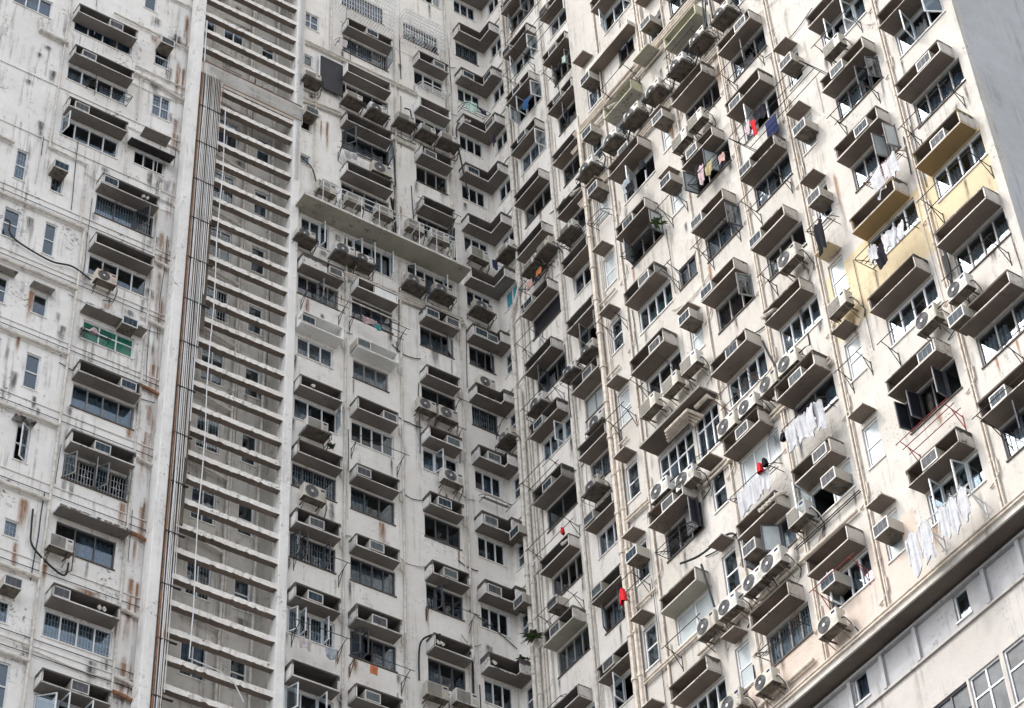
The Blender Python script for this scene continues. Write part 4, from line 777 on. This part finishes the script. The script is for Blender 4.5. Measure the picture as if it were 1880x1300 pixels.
for s0, s1, z, k in ((1.9, 3.4, 66.2, 0), (1.6, 3.0, 57.3, 1), (1.9, 3.3, 60.3, 1), (1.7, 3.5, 54.5, 1), (1.8, 2.6, 63.4, 1), (4.4, 5.6, 66.0, 0), (2.1, 3.2, 77.5, 1), (4.5, 5.7, 75.0, 1), (2.0, 3.4, 51.7, 1), (1.7, 2.6, 48.6, 0)): (framerack if k == 0 else armrack)('Q', s0, s1, z)
framerack('Q', 3.2, 6.2, 77.9, 'iron', 1.3, .05)
framerack('C', -4.1, -2.2, 77.7, 'iron', .45, .35); framerack('C', 1.25, 2.35, 77.3, 'iron', .6); framerack('C', -.5, .7, 77.6, 'alu', .4); armrack('C', -5.2, -3.8, 63.35, 'iron', .6, 3); armrack('C', -3.4, -1.6, 63.3, 'iron', .6, 3); armrack('C', -3.3, -1.65, 57.7, 'iron', .5, 1); armrack('C', -3.3, -1.6, 49.3, 'iron', .5, 2); armrack('C', -5.2, -3.7, 52.4, 'iron', .5, 1); armrack('C', -5.2, -3.7, 49.6, 'iron', .5, 1); framerack('C', 1.4, 2.4, 57.7, 'iron', .4); armrack('C', -.7, .8, 52.4, 'iron', .4, 1); armrack('C', -.3, .6, 60.0, 'iron', .4, 1); armrack('C', -3.9, -2.1, 71.6, 'iron', .4, 2); armrack('C', -.8, .7, 70.4, 'iron', .5, 1); armrack('C', .5, 2.2, 61.2, 'iron', .5, 1)
framerack('L', -12.35, -11.5, 58.3, 'iron', .4); framerack('L', -13.2, -11.75, 69.5, 'iron', .5)
lb = labels([(a, b, c) for a, b, c, _, _ in RK], 'metal clothes-drying rack')
for (w, s, z, P, m), l in zip(RK, lb): rail('drying_rack', w, P, .02 if m == 'alu' else .012, m, l, 'drying rack', 'metal clothes-drying racks')
# security cages over two windows near the top
for s0, s1, z0, z1, l in ((-1.3, .55, 80.0, 81.5, 'projecting wire security cage at top, nearer the inner corner'), (-4.1, -1.75, 79.7, 81.6, 'wide wire security cage at top, left of the other cage')):
    P = []
    n = int((s1-s0)/.11)
    for i in range(n+1): x = s0+(s1-s0)*i/n; P.append([(x, z1, 0), (x, z1, .45), (x, z0, .45), (x, z0, 0)])
    for i in range(8): z = z0+(z1-z0)*i/7; P.append([(s0, z, 0), (s0, z, .46), (s1, z, .46), (s1, z, 0)])
    rail('security_cage', 'C', P, .011, 'alu', l, 'cage', 'wire cages at the top')

# ------------------------------------------------------------------ laundry
def cloth_mesh(kind, m, wd, ht, seed):
    r = random.Random(seed); b = MB(); nx, nz = 14, 12; ph = [r.uniform(0, 6) for _ in range(4)]
    def prof(t):   # half width along the drop, t=0 at top
        if kind == 'shirt': return (.12+.38*min(1, t/.14)) if t < .14 else .5*(.86+.12*t)+.02*math.sin(9*t+ph[3])
        if kind == 'bag': return .2+.3*math.sin(min(1, t*1.3)*math.pi*.5)
        return .5*(1-.06*t)+.02*math.sin(8*t+ph[3])
    def P(i, j, side):
        x = i/nx-.5; t = j/nz; fold = (.2+.8*t)
        y = wd*.055*fold*math.sin(x*9+ph[0]+t*1.2)+wd*.015*math.sin(x*19+ph[1])+(.05 if kind == 'bag' else .012)*side*(1 if 0 < i < nx else 0)
        zz = -ht*t*(1+.08*math.sin(x*6+ph[2])*t)
        if kind == 'cloth': zz -= .10*ht*(1-t)*abs(math.sin(x*6.28+ph[1]*.3)); y += wd*.05*math.sin(5*t+ph[2])
        xx = x*2*prof(t)*wd
        if kind == 'cloth': xx = xx*(1-.18*t*(.5+.5*math.sin(ph[0])))+wd*.10*t*math.sin(ph[3])
        return (xx, y, zz)
    for side in (-1, 1):
        for i in range(nx):
            for j in range(nz):
                q = [P(i, j, side), P(i+1, j, side), P(i+1, j+1, side), P(i, j+1, side)]; b.face(q if side < 0 else q[::-1], m)
    if kind == 'shirt':
        for sgn in (-1, 1):
            x = sgn*.46*wd; pts = []
            n0 = len(b.v); seg = 6; mi = b.mi(m)
            for j in range(seg+1):
                t = j/seg; cx = x+sgn*wd*.10*t+.01*math.sin(5*t+ph[1]); cz = -ht*(.10+.62*t); rr = wd*(.13-.05*t)
                for k in range(6):
                    a = 2*math.pi*k/6; b.v.append((cx+rr*math.cos(a), .45*rr*math.sin(a)+.02*math.sin(6*t+ph[2]), cz+.2*rr*math.cos(a)*sgn*-1))
            for j in range(seg):
                for k in range(6): b.f.append((n0+6*j+k, n0+6*j+(k+1) % 6, n0+6*(j+1)+(k+1) % 6, n0+6*(j+1)+k)); b.m.append(mi)
        b.tube([(-.3*wd, 0, -.02), (0, 0, .05), (.3*wd, 0, -.02)], .006, 'alu', 4); b.tube([(0, 0, .05), (0, 0, .12)], .005, 'alu', 4)
    return b.mesh('cloth', smooth=True, recalc=False)
CL = [('R', 19.2, 40.95, .6, 'shirt', 'white', .30, 1.15, 'white shirt on the long pole at lower right, leftmost of the row'), ('R', 19.62, 40.95, .6, 'shirt', 'white', .33, 1.05, 'second white shirt from left on the long pole at lower right'), ('R', 20.2, 40.92, .6, 'shirt', 'white', .25, .85, 'third white shirt from left on the long pole at lower right'), ('R', 20.52, 40.95, .6, 'shirt', 'white', .26, .95, 'fourth white shirt from left on the long pole at lower right'), ('R', 20.85, 40.95, .6, 'shirt', 'white', .28, .85, 'rightmost white shirt on the long pole at lower right'),
      ('R', 19.95, 49.5, .6, 'cloth', 'white', .26, .38, 'white cloth at left end of rack on the yellow wall'), ('R', 20.1, 49.42, .55, 'cloth', 'black', .3, .55, 'black garment on rack on the yellow wall'), ('R', 20.42, 49.5, .6, 'cloth', 'floral', .2, .4, 'patterned pale garment in the middle of rack on yellow wall'), ('R', 20.65, 49.5, .6, 'cloth', 'white', .26, .5, 'white garment beside the patterned one on the yellow wall rack'), ('R', 20.95, 49.4, .6, 'cloth', 'white', .26, .42, 'white garment at right end of rack on the yellow wall'),
      ('R', 20.45, 51.95, .42, 'cloth', 'white', .4, .7, 'white sheet hanging below open frosted window above the yellow hood'), ('R', 20.8, 51.95, .42, 'cloth', 'floral', .16, .5, 'grey patterned strip between white laundry above the yellow hood'), ('R', 21.05, 51.95, .42, 'cloth', 'white', .3, .6, 'white shirt hanging right of patterned strip above the yellow hood'),
      ('R', 18.35, 52.0, .55, 'cloth', 'black', .36, .8, 'black garment draped on small rack above yellow canopy'),
      ('R', 16.15, 46.75, .55, 'cloth', 'white', .34, .6, 'white towel at left of rack, third column from grey end'), ('R', 16.5, 46.78, .55, 'cloth', 'white', .3, .65, 'white towel second from left on rack, third column from grey end'), ('R', 16.85, 46.8, .55, 'cloth', 'white', .32, .7, 'white towel third from left on rack, third column from grey end'), ('R', 17.1, 46.8, .5, 'cloth', 'white', .26, .75, 'white towel at right end of rack, third column from grey end'), ('R', 15.8, 46.75, .5, 'bag', 'black', .2, .2, 'black cap at left end of the white towels rack'),
      ('R', 14.05, 46.3, .5, 'cloth', 'white', .28, .6, 'white cloth at left on rack below red gloves'), ('R', 14.35, 46.3, .5, 'cloth', 'white', .28, .6, 'white cloth second from left on rack below red gloves'), ('R', 14.65, 46.3, .5, 'cloth', 'white', .28, .55, 'white cloth third from left on rack below red gloves'), ('R', 14.95, 46.3, .5, 'cloth', 'white', .26, .55, 'white cloth at right end on rack below red gloves'), ('R', 14.9, 46.45, .58, 'bag', 'red', .18, .28, 'bright red glove clipped over the white laundry'), ('R', 15.1, 46.45, .58, 'bag', 'black', .16, .24, 'black glove beside the bright red one'),
      ('R', 17.02, 57.35, .8, 'cloth', 'red', .14, .5, 'red cloth strip hanging from black frame near top right'), ('R', 16.75, 57.6, .75, 'cloth', 'pinkc', .18, .4, 'pink cloth beside the red strip on black frame'), ('R', 17.3, 57.55, .8, 'cloth', 'black', .4, .42, 'black clothes bundle beside red strip on black frame'),
      ('R', 11.2, 60.9, .55, 'cloth', 'greyc', .4, .4, 'grey and white clothes on rack below cream balcony window'), ('R', 11.4, 60.5, .6, 'cloth', 'black', .3, .35, 'black clothes lowest on rack below cream balcony window'), ('R', 11.95, 61.0, .5, 'bag', 'black', .3, .4, 'black bundle hung in window above the grey clothes'), ('R', 14.3, 58.5, .4, 'cloth', 'pinkc', .2, .6, 'pink patterned bedding in open window'), ('R', 14.65, 58.3, .4, 'cloth', 'yellowc', .3, .4, 'yellow cloth beside pink bedding in open window'), ('R', 14.15, 58.6, .42, 'cloth', 'black', .16, .55, 'black cloth left of pink bedding in open window'), ('R', 15.1, 58.2, .3, 'cloth', 'salmon', .22, .25, 'salmon cloth lying over hood end'),
      ('R', 9.05, 46.75, .5, 'bag', 'red', .24, .42, 'red plastic bag hanging beside the thick cream drainpipe'),
      ('Q', 3.05, 66.2, .45, 'cloth', 'orange', .3, .3, 'bright orange cloth on rack near the corner pipes'), ('Q', 2.5, 66.15, .45, 'cloth', 'salmon', .24, .35, 'salmon cloth left of the bright orange one'), ('Q', 2.8, 66.1, .4, 'cloth', 'navy', .18, .25, 'dark cloth between salmon and orange ones'), ('Q', 5.2, 75.0, .5, 'cloth', 'black', .4, .35, 'black garment on rack in upper middle'), ('Q', 5.55, 75.1, .5, 'cloth', 'mint', .16, .4, 'mint strip right of black garment in upper middle'), ('Q', 2.95, 75.6, .35, 'cloth', 'bluec', .3, .6, 'blue cloth hanging in an open window near top'), ('Q', 3.3, 54.4, .5, 'bag', 'red', .1, .25, 'small red bottle-shaped cloth on a rack rod'), ('Q', 1.75, 54.3, .5, 'cloth', 'floral', .3, .22, 'small patterned cloth at rack end beside corner pipes'),
      ('C', 1.5, 77.5, .55, 'shirt', 'mint', .42, .62, 'mint short-sleeved shirt on rack in the inner corner'), ('C', 2.0, 77.35, .55, 'cloth', 'navy', .32, .25, 'navy cloth right of the mint shirt'), ('C', -3.95, 77.8, .4, 'cloth', 'floral', .3, .5, 'bundle of clothes at left of upper window rail'), ('C', -3.6, 71.65, .3, 'cloth', 'white', .5, .35, 'small white cloth hung below upper window'), ('C', -2.95, 63.3, .5, 'cloth', 'pinkc', .5, .25, 'pale pink cloth on rack above white hood'), ('C', -2.6, 63.2, .5, 'cloth', 'tealc', .24, .25, 'teal cloth right of the pale pink one'), ('C', -5.0, 49.35, .4, 'cloth', 'floral', .42, .35, 'pale floral cloth under a lower window'), ('C', -4.15, 49.3, .45, 'cloth', 'greyc', .34, .4, 'slate grey cloth right of floral cloth under lower window'), ('C', -2.75, 49.25, .4, 'cloth', 'orange', .24, .3, 'orange cloth hung under a lower window'), ('C', -5.0, 46.2, .4, 'cloth', 'greyc', .4, .8, 'blue-grey garment hanging at bottom edge beside screen'), ('C', -4.6, 46.3, .4, 'cloth', 'greyc', .3, .7, 'second blue-grey garment at bottom edge beside screen'),
      ('R', 8.6, 43.0, .5, 'cloth', 'bluec', .6, .3, 'blue tarpaulin scrap at bottom beside drainpipe'), ('L', -12.1, 58.35, .4, 'bag', 'pinkc', .26, .2, 'small pink tub hanging below the green window'), ('C', 2.2, 69.1, .5, 'cloth', 'navy', .2, .5, 'dark blue cloth on corner condenser rack'), ('Q', .9, 75.6, .4, 'cloth', 'purple', .2, .5, 'purple cloth hanging in the inner corner')]
for i, (w, s, z, o, kind, m, wd, ht, l) in enumerate(CL):
    ob = obj({'shirt': 'shirt', 'cloth': 'hanging_cloth', 'bag': 'hanging_bundle'}[kind], cloth_mesh(kind, m, wd*(1.15 if kind == 'cloth' else 1.0), ht*(1.3 if kind == 'cloth' and w == 'R' else 1), i), None, pos(w, s, z, o), rz(w)+random.uniform(-.25, .25)); tag(ob, l, 'laundry', 'laundry drying on the facades')
# dark screens and sheets hung on the facade
o = obj('screen_panel', MB().box(0, .95, -.03, 0, 0, 1.8, 'blackpane').box(-.04, .99, -.05, -.03, 1.8, 1.84, 'alu').box(-.04, 0, -.05, -.0, 0, 1.8, 'alu').mesh('screen_panel'), None, pos('C', -4.78, 74.7, .12)); tag(o, 'dark blue-black screen panel in white frame, upper left of centre', 'screen')
for w, s, z, wd, ht, m, l in (('R', 16.85, 57.0, .45, .75, 'bluepane', 'royal blue sheet in a window near top right'), ('R', 11.5, 46.85, .55, .95, 'blackpane', 'black panel leaning in window, fifth column from grey end')):
    o = obj('window_sheet', MB().box(0, wd, -.02, 0, 0, ht, m).mesh('window_sheet'), None, pos(w, s, z, .16), rz(w)); tag(o, l, 'sheet')

# ------------------------------------------------------------------ plants
def plant(w, s, z, o, n, L, label):
    r = random.Random(int(s*100)+n); b = MB()
    for i in range(n):
        a = r.uniform(0, 6.28); el = r.uniform(.3, 1.3); l = L*r.uniform(.5, 1); d = Vector((math.cos(a)*math.cos(el), math.sin(a)*math.cos(el), math.sin(el))); side = d.cross(Vector((0, 0, 1))).normalized()
        p = Vector((r.uniform(-.1, .1), r.uniform(-.06, .06), 0)); prev = None
        for k in range(6):
            t = k/5; c = p+d*l*t+Vector((0, 0, -.6*l*t*t)); wv = side*(.035*math.sin(math.pi*min(1, t*.9+.1)))
            if prev: b.face([prev[0], prev[1], c+wv, c-wv], 'leaf')
            prev = (c-wv, c+wv)
    o_ = obj('plant', b.mesh('plant', recalc=False), None, pos(w, s, z, o)); tag(o_, label, 'plant')
plant('Q', 1.25, 51.7, .35, 60, .5, 'green fern growing on the corner drainpipes'); plant('Q', .6, 51.35, .3, 24, .3, 'small weed on corner hood beside the fern'); plant('R', 12.1, 58.2, .35, 30, .35, 'potted leafy plant in open window above blackened hood'); plant('C', -4.2, 57.1, .35, 30, .22, 'weeds on hood edge below a white condenser'); plant('C', 1.9, hz('C4', 18)+.55, .2, 14, .25, 'sparse weeds on the lowest corner hood')
